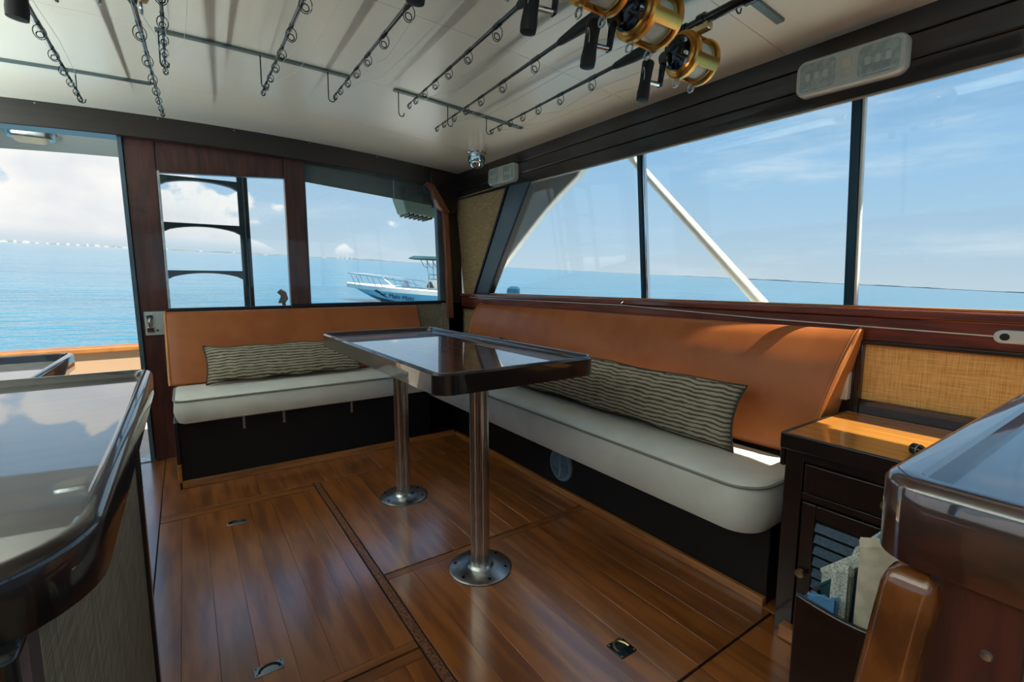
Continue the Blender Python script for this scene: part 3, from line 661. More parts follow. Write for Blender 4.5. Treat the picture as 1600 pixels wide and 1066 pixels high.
# ================================================================== BENCHES
ab = thing('aft_bench', 'dark low bench base with honey wood toe trim below the aft windows', 'bench', (0.7, 3.2, 0))
B().box(-0.068, 1.33, 2.925, 3.475, 0, 0.351).build('base', darkface, ab, bevel=0.003)
B().box(-0.082, 1.500, 2.905, 2.926, 0, 0.038).build('toe_trim', honeyx, ab, bevel=0.003)
B().box(-0.085, -0.067, 2.905, 3.475, 0, 0.13).build('end_trim', honey, ab, bevel=0.003)
B().box(-0.085, -0.067, 2.912, 3.475, 0.13, 0.351).build('end_panel', mahog, ab, bevel=0.003)
for x in (0.22, 0.42, 0.80):
    B().box(x, x+0.012, 2.915, 2.926, 0.27, 0.345).build('latch_tab', steel, ab, bevel=0.001)
sbn = thing('starboard_bench', 'dark bench base with honey wood trim and round vent below the starboard windows', 'bench', (1.7, 1.8, 0))
B().box(1.522, 1.868, 0.735, 3.41, 0, 0.286).build('base', darkface, sbn, bevel=0.003)
B().box(1.502, 1.523, 0.735, 2.904, 0, 0.030).build('toe_trim', honey, sbn, bevel=0.003)
vt = B().lathe([(0.083, 0), (0.083, 0.010), (0.078, 0.014), (0.066, 0.014), (0.065, 0.004), (0.0645, 0.004)], (1.5215, 1.775, 0.147), (-1, 0, 0), 32).build('vent_ring', vent_b, sbn)
for i in range(-5, 6):
    z = i*0.0115; w = math.sqrt(max(0, 0.066**2-z*z))
    B().box(1.508, 1.517, 1.775-w, 1.775+w, 0.147+z-0.0028, 0.147+z+0.0028).build('vent_slat', vent_b, vt)
B().lathe([(0.0646, 0.0), (0.0646, 0.002), (0.0, 0.002)], (1.5216, 1.775, 0.147), (-1, 0, 0), 24).build('vent_core', blackm, vt)
B().box(1.507, 1.517, 1.77, 1.78, 0.081, 0.213).build('vent_bar', vent_b, vt)
def seat_cushion(name, label, poly, z0, z1, puff=0.012):
    t = thing(name, label, 'cushion', (sum(p[0] for p in poly)/len(poly), sum(p[1] for p in poly)/len(poly), z0))
    lv = [(z0, 0.03), (z0+0.008, 0.012), (z0+0.03, 0.002), (z0+(z1-z0)*0.5, -0.006), (z1-0.02, -0.002), (z1, 0.004)]
    body = B().stack(poly, lv+[(z1+0.005, 0.010), (z1+0.008, 0.016)]); body.build('cover', white, t)
    B().tube([(x, y, z1-0.002) for x, y in inset(poly, -0.002)], 0.005, 6, closed=True).build('piping', piping, t)
    return t
seat_cushion('seat_cushion', 'white vinyl seat cushion on the aft bench', rpoly(-0.075, 1.325, 2.83, 3.225, [0.05, 0.02, 0.02, 0.03], 5), 0.352, 0.478)
seat_cushion('seat_cushion', 'long white vinyl seat cushion on the starboard bench with rounded end', rpoly(1.338, 1.70, 0.70, 3.40, [0.10, 0.03, 0.02, 0.03], 8), 0.288, 0.448)
def back(name, label, axis, a0, a1, prof, m=vinyl, slant=0.0):
    # prof: closed outline in (depth, z) ; extruded along the bench between a0 and a1 with eased ends
    f = (lambda u, v, h: (h, u, v)) if axis == 'x' else (lambda u, v, h: (u, h, v))
    cz = min(p[1] for p in prof)
    t = thing(name, label, 'cushion', f(sum(p[0] for p in prof)/len(prof), cz, (a0+a1)/2))
    n = 24; lv = [(a0, 0.012), (a0+0.006, 0.003), (a0+0.015, 0)]+[(a0+0.015+(a1-a0-0.03)*i/n, 0) for i in range(1, n)]+[(a1-0.015, 0), (a1-0.006, 0.003), (a1, 0.012)]
    if slant:
        g2 = lambda u, v, h: f(u+0.035*(1-math.sqrt(max(0.0, 1-max(0.0, 1-(h-a0)/0.42)**2)))*max(0, min(1, (1.868-u)/0.10)), v, h+slant*(v-cz)*max(0, 1-(h-a0)/0.4))
    else: g2 = f
    B().stack(prof, lv, g2).build('cover', m, t)
    return t, g2
def rprof(pts, rads, n=6):
    out = []; k = len(pts)
    for i in range(k):
        a, b_, c_ = Vector(pts[i-1]), Vector(pts[i]), Vector(pts[(i+1) % k]); r = rads[i]
        d1 = (a-b_).normalized(); d2 = (c_-b_).normalized(); p0 = b_+d1*r; p1 = b_+d2*r
        for j in range(n+1):
            s_ = j/n; out.append(tuple(p0*(1-s_)**2+b_*2*s_*(1-s_)+p1*s_*s_))
    return out
pa = rprof([(3.22, 0.485), (3.40, 0.475), (3.462, 0.885), (3.39, 0.895)], [0.02, 0.02, 0.025, 0.03])
tb, fA = back('back_cushion', 'tan vinyl back cushion leaning below the aft windows', 'x', -0.095, 1.455, pa)
g = B(); g.tube([(-0.096, 3.225+(3.40-3.225)*i/8*0.97, 0.49+0.40*i/8) for i in range(9)], 0.006, 6); g.build('piping', vinylg, tb)
B().hexa([(-0.104, 3.24, 0.50), (-0.096, 3.24, 0.50), (-0.096, 3.39, 0.49), (-0.104, 3.39, 0.49), (-0.104, 3.405, 0.875), (-0.096, 3.405, 0.875), (-0.096, 3.45, 0.868), (-0.104, 3.45, 0.868)]).build('end_gusset', vinylg, tb, bevel=0.003)
ps = rprof([(1.690, 0.466), (1.86, 0.466), (1.868, 0.87), (1.835, 0.912), (1.787, 0.885), (1.742, 0.795), (1.713, 0.68), (1.696, 0.56)], [0.02, 0.01, 0.015, 0.025, 0.03, 0.04, 0.045, 0.04])[::-1]
ts, fS = back('back_cushion', 'long tan vinyl back cushion leaning below the starboard windows', 'y', 0.735, 3.06, ps, slant=-0.20)
gs = B(); gp = [p_ for p_ in inset(ps, 0.004)]
gs.rings([[fS(u, v, 0.731) for u, v in gp], [fS(u, v, 0.742) for u, v in gp]]); gs.build('end_gusset', vinylg, ts)
B().tube([fS(u, v, 0.735) for u, v in ps], 0.0055, 6, closed=True).build('piping', vinyl, ts)
# ---- striped bolsters
def pillow(label, Lx, Hz, T, loc, rot):
    g = B(); nu, nv = 44, 20; vs = []; fs = []
    for sgn in (-1, 1):
        for j in range(nv+1):
            for i in range(nu+1):
                u = -1+2*i/nu; v = -1+2*j/nv
                th = T/2*((1-abs(u)**5)*(1-abs(v)**3.0))**0.55
                x = u*Lx/2*(1-0.035*(1-v*v)); z = v*Hz/2*(1-0.10*(1-abs(u)**6)*abs(v)) + 0.006*math.sin(u*7+v*2)*(1-abs(v))
                z += 0.004*math.sin(u*11)*v
                vs.append((x, sgn*(th+0.003*math.sin(9*u+3*v)*(1-v*v)*(1-u*u)), z))
    w = nu+1; Lc = w*(nv+1)
    for j in range(nv):
        for i in range(nu):
            a = j*w+i; fs += [(a, a+1, a+w+1, a+w), (Lc+a, Lc+a+w, Lc+a+w+1, Lc+a+1)]
    g.add(vs, fs); bm = g.build('lumbar_pillow', pillm)
    b2 = bmesh.new(); b2.from_mesh(bm.data); bmesh.ops.remove_doubles(b2, verts=b2.verts, dist=1e-4); bmesh.ops.recalc_face_normals(b2, faces=b2.faces); b2.to_mesh(b2_me(bm)); b2.free()
    bm.location = loc; bm.rotation_euler = rot
    tag(bm, label, 'pillow', 'striped lumbar pillows on the benches')
    g = B(); per = []
    for i in range(81):
        t_ = i/80*4; k_ = int(min(t_, 3.999)); q = t_-k_
        u, v = ((-1+2*q, -1), (1, -1+2*q), (1-2*q, 1), (-1, 1-2*q))[k_]
        per.append((u*Lx/2*(1-0.035*(1-v*v)), 0, v*Hz/2*(1-0.10*(1-abs(u)**6)*abs(v))+0.004*math.sin(u*11)*v))
    g.tube(per[:-1], 0.0035, 6, closed=True); e = g.build('seam', mat('dark pillow seam', lin(70, 58, 46), None, 0.8), None); e.parent = bm
    return bm
def b2_me(o): return o.data
pillow('striped lumbar pillow leaning on the tan back cushion of the aft bench', 0.86, 0.215, 0.13, (0.50, 3.15, 0.60), (math.radians(-20), 0, 0))
pillow('striped lumbar pillow leaning on the tan back cushion of the starboard bench', 1.62, 0.25, 0.13, (1.612, 1.72, 0.583), (math.radians(-15), math.radians(0.5), math.radians(-90)))

# ================================================================== TABLE
tb = thing('saloon_table', 'glossy lacquered wooden table on two ribbed metal pedestals between the benches', 'table', (0.93, 1.95, 0))
TX0, TX1, TY0, TY1, TZ = 0.60, 1.245, 1.255, 2.70, 0.79
tp_ = rpoly(TX0, TX1, TY0, TY1, [0.055, 0.06, 0.06, 0.05], 8)
B().sweep(tp_, [(0.0, TZ-0.066), (0.0, TZ-0.006), (0.005, TZ), (0.014, TZ), (0.018, TZ-0.004), (0.020, TZ-0.018), (0.03, TZ-0.066)]).build('rim', lacqr, tb)
B().stack(tp_, [(TZ-0.062, 0.025), (TZ-0.015, 0.019)]).build('top', lacqt, tb)
B().tube([(x, y, TZ+0.0005) for x, y in inset(tp_, 0.0095)], 0.003, 6, closed=True).build('edge_bead', mat('polished edge bead', lin(120, 130, 136), None, 0.15, 0.6), tb)
def ribbed(x, y, r, z0, z1, n=28):
    rg_ = []
    for z in (z0, z1):
        rg_.append([(x+(r*(1.0 if k % 2 else 0.955))*math.cos(math.pi*k/n), y+(r*(1.0 if k % 2 else 0.955))*math.sin(math.pi*k/n), z) for k in range(2*n)])
    return B().rings(rg_)
for (x, y) in ((0.85, 1.452), (0.842, 2.19)):
    pp = ribbed(x, y, 0.0345, 0.01, TZ-0.064).build('pedestal', alu, tb, smooth=False)
    bs = B().lathe([(0.117, 0.0), (0.117, 0.004), (0.112, 0.008), (0.05, 0.013), (0.042, 0.022), (0.0, 0.022)], (x, y, 0.0012), (0, 0, 1), 48).build('base_plate', steel, tb)
    for k in range(6):
        a = math.radians(20+60*k); B().lathe([(0.006, 0), (0.005, 0.003), (0, 0.003)], (x+0.095*math.cos(a), y+0.095*math.sin(a), 0.0098), (0, 0, 1), 10).build('screw', gunm, bs)
    B().lathe([(0.09, 0), (0.09, 0.006), (0.045, 0.02), (0.0, 0.02)], (x, y, TZ-0.064), (0, 0, -1), 32).build('top_plate', steel, tb)

# ================================================================== COUNTERS
def tray(parent, poly, z, rim_h, rimm, topm, rw=0.022, lip=0.014):
    B().sweep(poly, [(0.0, z-rim_h), (-0.001, z-0.010), (0.003, z-0.003), (0.009, z), (rw-0.006, z), (rw-0.001, z-0.004), (rw+0.003, z-lip), (rw+0.01, z-rim_h)]).build('rim', rimm, parent)
    B().stack(poly, [(z-rim_h+0.002, rw+0.004), (z-lip+0.002, rw+0.001)]).build('top', topm, parent)
lc = thing('galley_counter', 'glossy tray topped counter with burlap side panel beside the open door', 'counter', (-0.45, 0.95, 0))
tray(lc, rpoly(-0.80, -0.072, 0.445, 1.405, [0.02, 0.10, 0.035, 0.02], 9), 0.86, 0.056, lacqr, lacqc, rw=0.02, lip=0.016)
B().box(-0.78, -0.125, 0.47, 1.365, 0.02, 0.806).build('carcass', mahog, lc)
B().box(-0.126, -0.116, 0.505, 1.345, 0.03, 0.806).build('side_panel', burlapg, lc)
B().box(-0.128, -0.108, 1.335, 1.37, 0.0, 0.806).build('corner_stile', mahog, lc, bevel=0.004)
B().box(-0.17, -0.112, 0.44, 0.474, 0.0, 0.806).build('corner_stile', blackg, lc, bevel=0.006)
B().box(-0.126, -0.114, 0.474, 0.508, 0.03, 0.806).build('inner_shade_strip', mat('painted shade grey', lin(70, 70, 66), None, 0.5), lc, bevel=0.003)  # grey strip painting the shade just inside the near corner stile
l2 = thing('galley_counter', 'lower tray topped counter just behind the burlap sided counter', 'counter', (-0.7, 2.0, 0))
tray(l2, rpoly(-1.2, -0.352, 1.47, 2.42, [0.02, 0.03, 0.045, 0.02], 6), 0.80, 0.06, lacqr, lacqc, rw=0.02, lip=0.03)
B().box(-1.18, -0.372, 1.50, 2.39, 0.0, 0.742).build('carcass', mahog, l2, bevel=0.004)
B().box(-0.374, -0.362, 1.55, 2.34, 0.06, 0.70).build('door', mahog, l2, bevel=0.004)
# counter beside the camera to starboard
rc_ = thing('island_counter', 'red mahogany counter with blue reflecting tray top and amber corner post', 'counter', (0.95, -0.25, 0))
tray(rc_, rpoly(0.574, 1.40, -0.75, 0.180, [0.03, 0.03, 0.03, 0.045], 8), 0.866, 0.084, rimred, lacqr, rw=0.034, lip=0.022)
B().box(0.612, 1.36, -0.70, 0.130, 0.02, 0.783).build('carcass', mahog, rc_)
B().box(0.594, 0.614, 0.062, 0.140, 0.0, 0.783).build('frame_stile', redwoodv, rc_, bevel=0.003)
B().box(0.594, 0.614, -0.70, 0.062, 0.715, 0.783).build('frame_rail', redwood, rc_, bevel=0.003)
B().box(0.594, 0.614, -0.70, 0.062, 0.0, 0.10).build('frame_rail', redwood, rc_, bevel=0.003)
B().box(0.604, 0.613, -0.70, 0.066, 0.08, 0.715).build('side_panel', burlapg, rc_)
pp_ = rpoly(0.574, 0.616, 0.118, 0.166, 0.013, 5)
B().stack(pp_, [(0.0, 0.0), (0.752, 0.0), (0.766, 0.004), (0.773, 0.013)], lambda u, v, h: (u, v+0.11*(0.773-h), h)).build('corner_post', amber, rc_)
for (y, z) in ((0.086, 0.715), (0.087, 0.67), (0.02, 0.748), (-0.08, 0.748)):
    B().lathe([(0.0055, 0), (0.004, 0.0025), (0, 0.003)], (0.594, y, z), (-1, 0, 0), 10).build('screw', steel, rc_)

# ================================================================== FILL LAMPS ADDED ON THE UNSEEN PORT SILL (they wash the headliner)
for y0, y1, wh in ((-0.9, 1.15, 'forward'), (1.2, 3.3, 'aft')):
    yc = (y0+y1)/2
    t = thing('fill_lamp', 'slim upward fill lamp added on the port window sill, '+wh+' of the pair', 'light', (PXW-0.02, yc, 0.975), 'fill lamps added on the port sill')
    g = B(); g.box(PXW-0.07, PXW-0.06, y0, y1, 0.975, 0.986); g.box(PXW+0.012, PXW+0.03, y0, y1, 0.975, 1.001); g.box(PXW-0.07, PXW+0.03, y0, y1, 0.975, 0.982); g.build('housing', wplas, t)
    ld = bpy.data.lights.new('fill_tube', 'AREA'); ld.shape = 'RECTANGLE'; ld.size = 0.06; ld.size_y = y1-y0-0.06; ld.energy = 46; ld.color = (0.87, 1.0, 0.97)
    lo = bpy.data.objects.new('fill_tube', ld); COL.objects.link(lo); lo.parent = t; lo.location = (-0.006, 0, 0.0085); lo.rotation_euler = (math.pi, 0, 0)

# ================================================================== STARBOARD CABINET
cb_ = thing('side_cabinet', 'dark mahogany side cabinet with teak top, drawer and louvred door', 'cabinet', (1.65, 0.1, 0))
CY = 0.668
B().box(1.455, 1.866, -0.72, CY, 0.05, 0.60).build('carcass', mahog, cb_)
B().box(1.432, 1.868, -0.72, CY+0.012, 0.598, 0.622).build('top', cabtop, cb_, bevel=0.004)
B().box(1.428, 1.440, -0.72, CY+0.014, 0.575, 0.624).build('top_edge', mahog, cb_, bevel=0.004)
B().box(1.438, 1.870, CY+0.002, CY+0.016, 0.52, 0.624).build('end_edge', mahog, cb_, bevel=0.004)
B().box(1.440, 1.458, 0.618, CY, 0.0, 0.60).build('stile', mahog, cb_, bevel=0.002)
B().box(1.442, 1.458, -0.72, 0.618, 0.548, 0.60).build('rail', mahog, cb_, bevel=0.002)
dr = B().box(1.436, 1.458, 0.215, 0.612, 0.462, 0.545).build('drawer', mahog, cb_, bevel=0.003)
B().lathe([(0.006, 0), (0.006, 0.008), (0.014, 0.012), (0.013, 0.020), (0, 0.023)], (1.436, 0.41, 0.503), (-1, 0, 0), 18).build('knob', brass, dr)
B().box(1.442, 1.458, -0.72, 0.618, 0.436, 0.458).build('rail', mahog, cb_, bevel=0.002)
dd = B().box(1.438, 1.458, 0.575, 0.613, 0.065, 0.432).build('door', mahog, cb_, bevel=0.003)
for z0, z1, y0, y1 in ((0.39, 0.432, 0.215, 0.575), (0.065, 0.11, 0.215, 0.575)):
    B().box(1.438, 1.458, y0, y1, z0, z1).build('door_rail', mahog, dd, bevel=0.003)
B().box(1.438, 1.458, 0.215, 0.255, 0.11, 0.39).build('door_stile', mahog, dd, bevel=0.003)
B().box(1.453, 1.458, 0.255, 0.575, 0.11, 0.39).build('door_backing', blackm, dd)
for i in range(8):
    z = 0.368-i*0.034
    B().hexa([(1.437, 0.255, z-0.011), (1.443, 0.255, z-0.014), (1.443, 0.575, z-0.014), (1.437, 0.575, z-0.011), (1.447, 0.255, z+0.011), (1.452, 0.255, z+0.008), (1.452, 0.575, z+0.008), (1.447, 0.575, z+0.011)]).build('slat', slatb, dd)
B().lathe([(0.006, 0), (0.006, 0.008), (0.013, 0.012), (0.012, 0.022), (0, 0.026)], (1.438, 0.598, 0.222), (-1, 0, 0), 18).build('knob', brass, dd)
B().box(1.408, 1.445, -0.72, 0.64, 0.0, 0.042).build('toe_trim', honey, cb_, bevel=0.004)
# black torch lying on the cabinet top
fl = thing('torch', 'small black torch lying on the teak cabinet top', 'torch', (1.50, 0.35, 0.622))
a = Vector((1.525, 0.400, 0.6367)); d = Vector((-0.35, -0.93, 0)).normalized()
B().lathe([(0.0, 0), (0.012, 0.0), (0.0145, 0.003), (0.0145, 0.020), (0.0095, 0.032), (0.0095, 0.10), (0.009, 0.103), (0, 0.103)], a, d, 18).build('barrel', blackg, fl)
B().lathe([(0.0150, 0.0), (0.0150, 0.003)], a+d*0.017, d, 18).build('band', steel, fl)
# cream switch block between backrest and panel
sw = thing('switch_block', 'cream plastic block on the dark stile beside the tan back cushion', 'switch', (1.86, 0.69, 0.66))
B().stack(rpoly(0.672, 0.705, 0.660, 0.778, 0.006), [(1.8715, 0), (1.850, 0), (1.846, 0.004)], lambda u, v, h: (h, u, v)).build('body', cream, sw)
B().box(1.8445, 1.848, 0.682, 0.695, 0.70, 0.735).build('rocker', wplas, sw, bevel=0.001)

# ================================================================== MAGAZINE RACK AND PAPERS
mr = thing('magazine_rack', 'dark wooden magazine rack with scooped rim fixed to the island counter', 'rack', (1.02, 0.27, 0))
RX0, RX1, RY0, RY1, RZ0, RZT = 0.955, 1.10, 0.112, 0.408, 0.0, 0.452
def scoop(x0, x1, dip):
    n_ = 14; top_ = [(RY1-(RY1-RY0)*i/n_, RZT+0.07*i/n_-dip*math.sin(math.pi*i/n_)) for i in range(n_+1)]
    return yz([(RY0, RZ0), (RY1, RZ0)]+top_, x0, x1)
scoop(RX0, RX0+0.012, 0.035).build('front_panel', mahog, mr, bevel=0.004)
scoop(RX1-0.012, RX1, 0.0).build('back_panel', mahog, mr, bevel=0.004)
B().box(RX0+0.012, RX1-0.012, RY1-0.012, RY1, RZ0, RZT-0.02).build('end_panel', mahog, mr, bevel=0.003)
B().box(RX0+0.012, RX1-0.012, RY0, RY1-0.012, RZ0, 0.03).build('bottom', mahog, mr)
def folded(name, label, x, th, y0, y1, z0, z1, lean, m, cat='newspaper', rise=0.0, leaves=4):
    t = thing(name, label, cat, (x, (y0+y1)/2, z0), 'papers in the magazine rack')
    dx = th/leaves
    for i in range(leaves):
        xa = x+i*dx; k_ = lean+0.012*(i % 2)
        g = B(); rings = []
        for j in range(9):
            y = y0+(y1-y0)*j/8; zt_ = z1+rise*(j/8)+0.003*math.sin(j*1.7+i); w_ = 0.003*math.sin(j*0.9+i*2)
            rings.append([(xa, y, z0), (xa+dx*0.72, y, z0), (xa+dx*0.72+k_+w_, y, zt_-0.004*i), (xa+k_*1.0+w_, y, zt_-0.004*i)])
        g.rings(rings); g.build('leaf', m, t)
    g = B(); g.tube([(x+th*0.38+lean, y0+(y1-y0)*j/8, z1+rise*(j/8)-0.002) for j in range(9)], th*0.36, 8); g.build('fold', m, t)
    return t
folded('newspaper', 'long grey newspaper slanting up behind the other papers in the rack', 1.056, 0.020, 0.17, 0.405, 0.035, 0.705, 0.006, news, rise=-0.245)
folded('shade_sheet', 'dark green sheet added as shade in front of the slanting newspaper', 1.040, 0.010, 0.17, 0.400, 0.035, 0.690, 0.0, canvas, 'shade_sheet', rise=-0.250, leaves=2)  # dark sheet added where the newspaper's face lies in shade
folded('magazine', 'thick cream folded magazine standing in the rack beside the amber post', 0.998, 0.038, 0.262, 0.322, 0.035, 0.600, 0.0, paper, 'magazine', leaves=5, rise=-0.022)
folded('newspaper', 'short folded newspaper standing in the rack before the magazine', 0.996, 0.030, 0.336, 0.364, 0.035, 0.518, 0.002, news, leaves=3, rise=-0.01)
folded('brochure', 'blue brochure barely showing above the scooped rack rim', 0.970, 0.008, 0.345, 0.392, 0.035, 0.466, 0.001, bluepaper, 'brochure', leaves=2, rise=-0.012)
# loose sheet curling above the rest, with printed columns and a picture
ls = thing('newspaper', 'loose printed newspaper page curling above the magazine rack', 'newspaper', (1.07, 0.25, 0.45), 'papers in the magazine rack')
def sheetpt(s_, t_): return (1.076+0.02*t_, 0.362-0.17*s_, 0.50+0.055*t_*(0.4+0.9*s_)+0.15*s_+0.012*math.sin(3*s_))
g = B(); vs = []; fs = []; q = 10
for k_ in (0, 0.0015):
    for i in range(q+1):
        for j in range(q+1): v = sheetpt(i/q, j/q); vs.append((v[0]+k_, v[1], v[2]))
w = q+1; Lq = w*w
for i in range(q):
    for j in range(q): a_ = i*w+j; fs += [(a_, a_+1, a_+w+1, a_+w), (Lq+a_, Lq+a_+w, Lq+a_+w+1, Lq+a_+1)]
g.add(vs, fs).build('page', news, ls)
g = B(); P = [sheetpt(s_, t_) for s_, t_ in ((0.22, 0.55), (0.36, 0.55), (0.36, 0.85), (0.22, 0.85))]; g.prism([(p_[0]-0.0012, p_[1], p_[2]) for p_ in P], (0.0008, 0, 0)).build('printed_picture', bluepaper, ls)
for c_ in range(3):
    g = B()
    for r_ in range(9):
        t0 = 0.2+r_*0.085; P = [sheetpt(s_, t_) for s_, t_ in ((0.45+c_*0.17, t0), (0.58+c_*0.17, t0), (0.58+c_*0.17, t0+0.035), (0.45+c_*0.17, t0+0.035))]
        g.prism([(p_[0]-0.001, p_[1], p_[2]) for p_ in P], (0.0006, 0, 0))
    g.build('printed_column', gunm, ls)

# ================================================================== HEADER LIGHTS, DOME, CORD, FLOOR RINGS
def header_light(label, y0, y1, dz):
    yc = (y0+y1)/2; z0 = zb(yc)+dz; h = 0.118
    t = thing('cabin_light', label, 'light', (1.832, yc, z0), 'twin lens lights on the starboard header')
    f = lambda u, v, hh: (hh, u, v+0.012*(u-yc)/(y1-y0))
    P_ = rpoly(y0, y1, z0, z0+h, 0.03, 6)
    B().stack(P_, [(1.832, 0), (1.808, 0.001), (1.800, 0.006), (1.799, 0.012)], f).build('housing', wplas, t)
    for a, b_ in ((y0+0.016, yc-0.032), (yc+0.032, y1-0.016)):
        l_ = B().stack(rpoly(a, b_, z0+0.014, z0+h-0.014, 0.014, 4), [(1.800, 0), (1.795, 0.003), (1.793, 0.010)], f).build('lens', lensm, t)
        for k in range(3):
            yy = a+(b_-a)*(0.25+0.25*k); B().stack(rpoly(yy-0.008, yy+0.008, z0+0.045, z0+0.07, 0.004, 3), [(1.7945, 0), (1.7925, 0.001)], f).build('lens_facet', wplas, l_)
    s2 = B().stack(rpoly(yc-0.014, yc+0.014, z0+0.03, z0+0.085, 0.004, 3), [(1.800, 0), (1.796, 0.001)], f).build('switch', cream, t)
    B().stack(rpoly(yc-0.009, yc+0.009, z0+0.036, z0+0.058, 0.003, 3), [(1.797, 0), (1.793, 0.002)], f).build('rocker', wplas, s2)
header_light('pale twin lens cabin light on the header above the wide windows', 0.578, 0.892, 0.036)
header_light('pale twin lens cabin light on the header above the burlap triangle', 2.60, 2.925, 0.030)
dm = thing('chrome_dome', 'chrome dome camera hanging from the ceiling near the corner', 'dome camera', (1.655, 2.83, zc(1.655, 2.83)))
zt = zc(1.655, 2.83)
B().lathe([(0.062, 0.004), (0.062, -0.006), (0.057, -0.010), (0.056, -0.06), (0.052, -0.066), (0, -0.066)], (1.655, 2.83, zt), (0, 0, 1), 32).build('housing', chrome, dm)
B().lathe([(0.050, -0.064), (0.049, -0.075), (0.042, -0.090), (0.028, -0.102), (0.0, -0.106)], (1.655, 2.83, zt), (0, 0, 1), 28).build('dome', chrome, dm)
cd_ = thing('curtain_cord', 'thin white cord strung along the starboard window sill', 'cord', (1.85, 1.8, 0.92))
B().tube([(1.852, 3.30, 0.948), (1.852, 2.5, 0.945), (1.852, 1.71, 0.946), (1.852, 0.97, 0.922), (1.852, 0.33, 0.912)], 0.0022, 6).build('cord', wplas, cd_)
B().tube([(1.858, 1.71, 0.93), (1.85, 1.712, 0.946), (1.852, 1.71, 0.958), (1.858, 1.70, 0.965)], 0.003, 6).build('hook', chrome, cd_)
g = B().stack(rpoly(0.14, 0.335, 0.894, 0.93, 0.017, 6), [(1.8715, 0), (1.856, 0), (1.853, 0.003)], lambda u, v, h: (h, u, v)); fit = g.build('end_fitting', wplas, cd_)
B().lathe([(0.010, 0), (0.010, 0.002), (0, 0.002)], (1.853, 0.312, 0.912), (-1, 0, 0), 16).build('eyelet', blackm, fit)
def lift_ring(label, x, y, rz, m1, m2, wx_=0.075, wy_=0.036):
    t = thing('floor_lift_ring', label, 'floor latch', (x, y, 0.0), 'lift rings let into the floor hatches')
    f = lambda u, v, h: (x+u*math.cos(rz)-v*math.sin(rz), y+u*math.sin(rz)+v*math.cos(rz), h)
    B().stack(rpoly(-wx_/2, wx_/2, -wy_/2, wy_/2, 0.003, 2), [(-0.004, 0), (0.0022, 0), (0.003, 0.001)], f).build('plate', m1, t)
    g = B(); n_ = 16
    g.tube([f(0.026*wx_/0.075*math.cos(math.pi*i/n_), -0.008+0.020*wy_/0.036*math.sin(math.pi*i/n_), 0.0035) for i in range(n_+1)], 0.0035, 6); g.build('ring', m2, t)
    for sx in (-1, 1):
        for sy in (-1, 1): B().lathe([(0.0028, 0), (0.002, 0.001), (0, 0.0012)], f(sx*(wx_/2-0.006), sy*(wy_/2-0.006), 0.0028), (0, 0, 1), 8).build('screw', m2, t)
lift_ring('bright steel lift ring in the hatch near the aft bench', 0.128, 2.357, math.radians(-4), steel, gunm)
lift_ring('bright steel lift ring in the hatch beside the galley counter', 0.126, 1.372, math.radians(0), steel, blackm)
lift_ring('dark tarnished square lift ring in the floor before the side cabinet', 0.986, 0.873, math.radians(0), gunm, brass, 0.062, 0.062)

# ================================================================== FISHING RODS ON THE CEILING
def rail(label, x0, x1, y, hooks):
    t = thing('rod_rail', label, 'rail', ((x0+x1)/2, y, zc((x0+x1)/2, y)))
    xs_ = fr(x0, x1, 8)
    B().rings([[(x, y-0.013, zc(x, y)+0.002), (x, y-0.013, zc(x, y)-0.009), (x, y+0.013, zc(x, y)-0.009), (x, y+0.013, zc(x, y)+0.002)] for x in xs_]).build('strip', mat('grey rail', lin(96, 112, 112), None, 0.35, 0.4), t, bevel=0.002)
    for x in hooks:
        z = zc(x, y)-0.008; zr = 1.85
        B().tube([(x-0.013, y, z), (x-0.014, y, zr), (x-0.010, y, zr-0.010), (x, y, zr-0.014), (x+0.010, y, zr-0.010), (x+0.013, y, zr+0.004)], 0.0024, 6).build('hook', gunm, t)
    return t
RODS = [(-0.305, 2.85, -0.4), (-0.02, 2.88, -2.2), (0.003, 2.31, 0.2), (0.33, 2.33, 0.3), (0.588, 2.21, 0.0), (0.905, 2.17, -2.2), (1.16, 2.42, -2.5), (1.385, 2.235, -1.2)]
rail('grey rod rail across the ceiling near the open door', -1.1, -0.055, 2.86, [-0.305])
rail('grey rod rail across the middle of the ceiling', -0.02, 0.665, 2.235, [0.003, 0.33, 0.588])
rail('grey rod rail on the ceiling nearest the starboard header', 0.87, 1.60, 2.24, [0.905, 1.16, 1.385])
rail('grey rod rail on the ceiling over the island counter', 0.3, 1.62, 0.86, [0.588, 0.905, 1.16, 1.385])
rail('grey rod rail on the ceiling over the galley counter', -1.1, 0.2, 1.30, [-0.305, -0.04])
rod = thing('fishing_rod', 'black fishing rod', 'fishing rod')
def gl(y): return 0.0022+0.0058*min(1, -y/0.95)
B().tube([(0, y, 0) for y in fr(0, -0.97, 10)], [gl(y) for y in fr(0, -0.97, 10)], 10).build('blank', mat('blue black blank', lin(24, 34, 44), None, 0.25, coat=0.6), rod)
for i, y in enumerate((-0.03, -0.11, -0.215, -0.33, -0.46, -0.625, -0.83)):
    s_ = 0.0085+0.0016*i; z0 = -gl(y)
    g = B(); n_ = 16
    g.tube([(s_*0.95*math.sin(2*math.pi*k/n_)*(1.0 if k < n_ else 1), y-0.010+0.020*(0.5-0.5*math.cos(2*math.pi*k/n_)), z0-0.0006-s_*1.5*(0.5-0.5*math.cos(2*math.pi*k/n_))*1.35) for k in range(n_)], 0.0014, 5, closed=True)
    gd = g.build('guide', blackm, rod)
    B().tube([(s_*0.55*math.cos(2*math.pi*k/14), y+0.004, z0-s_*1.35+s_*0.55*math.sin(2*math.pi*k/14)) for k in range(14)], 0.0017, 5, closed=True).build('guide_ring', gunm, gd)
    B().tube([(0, y-0.022, 0), (0, y+0.018, 0)], gl(y)+0.0012, 8).build('wrap', blackg, gd)
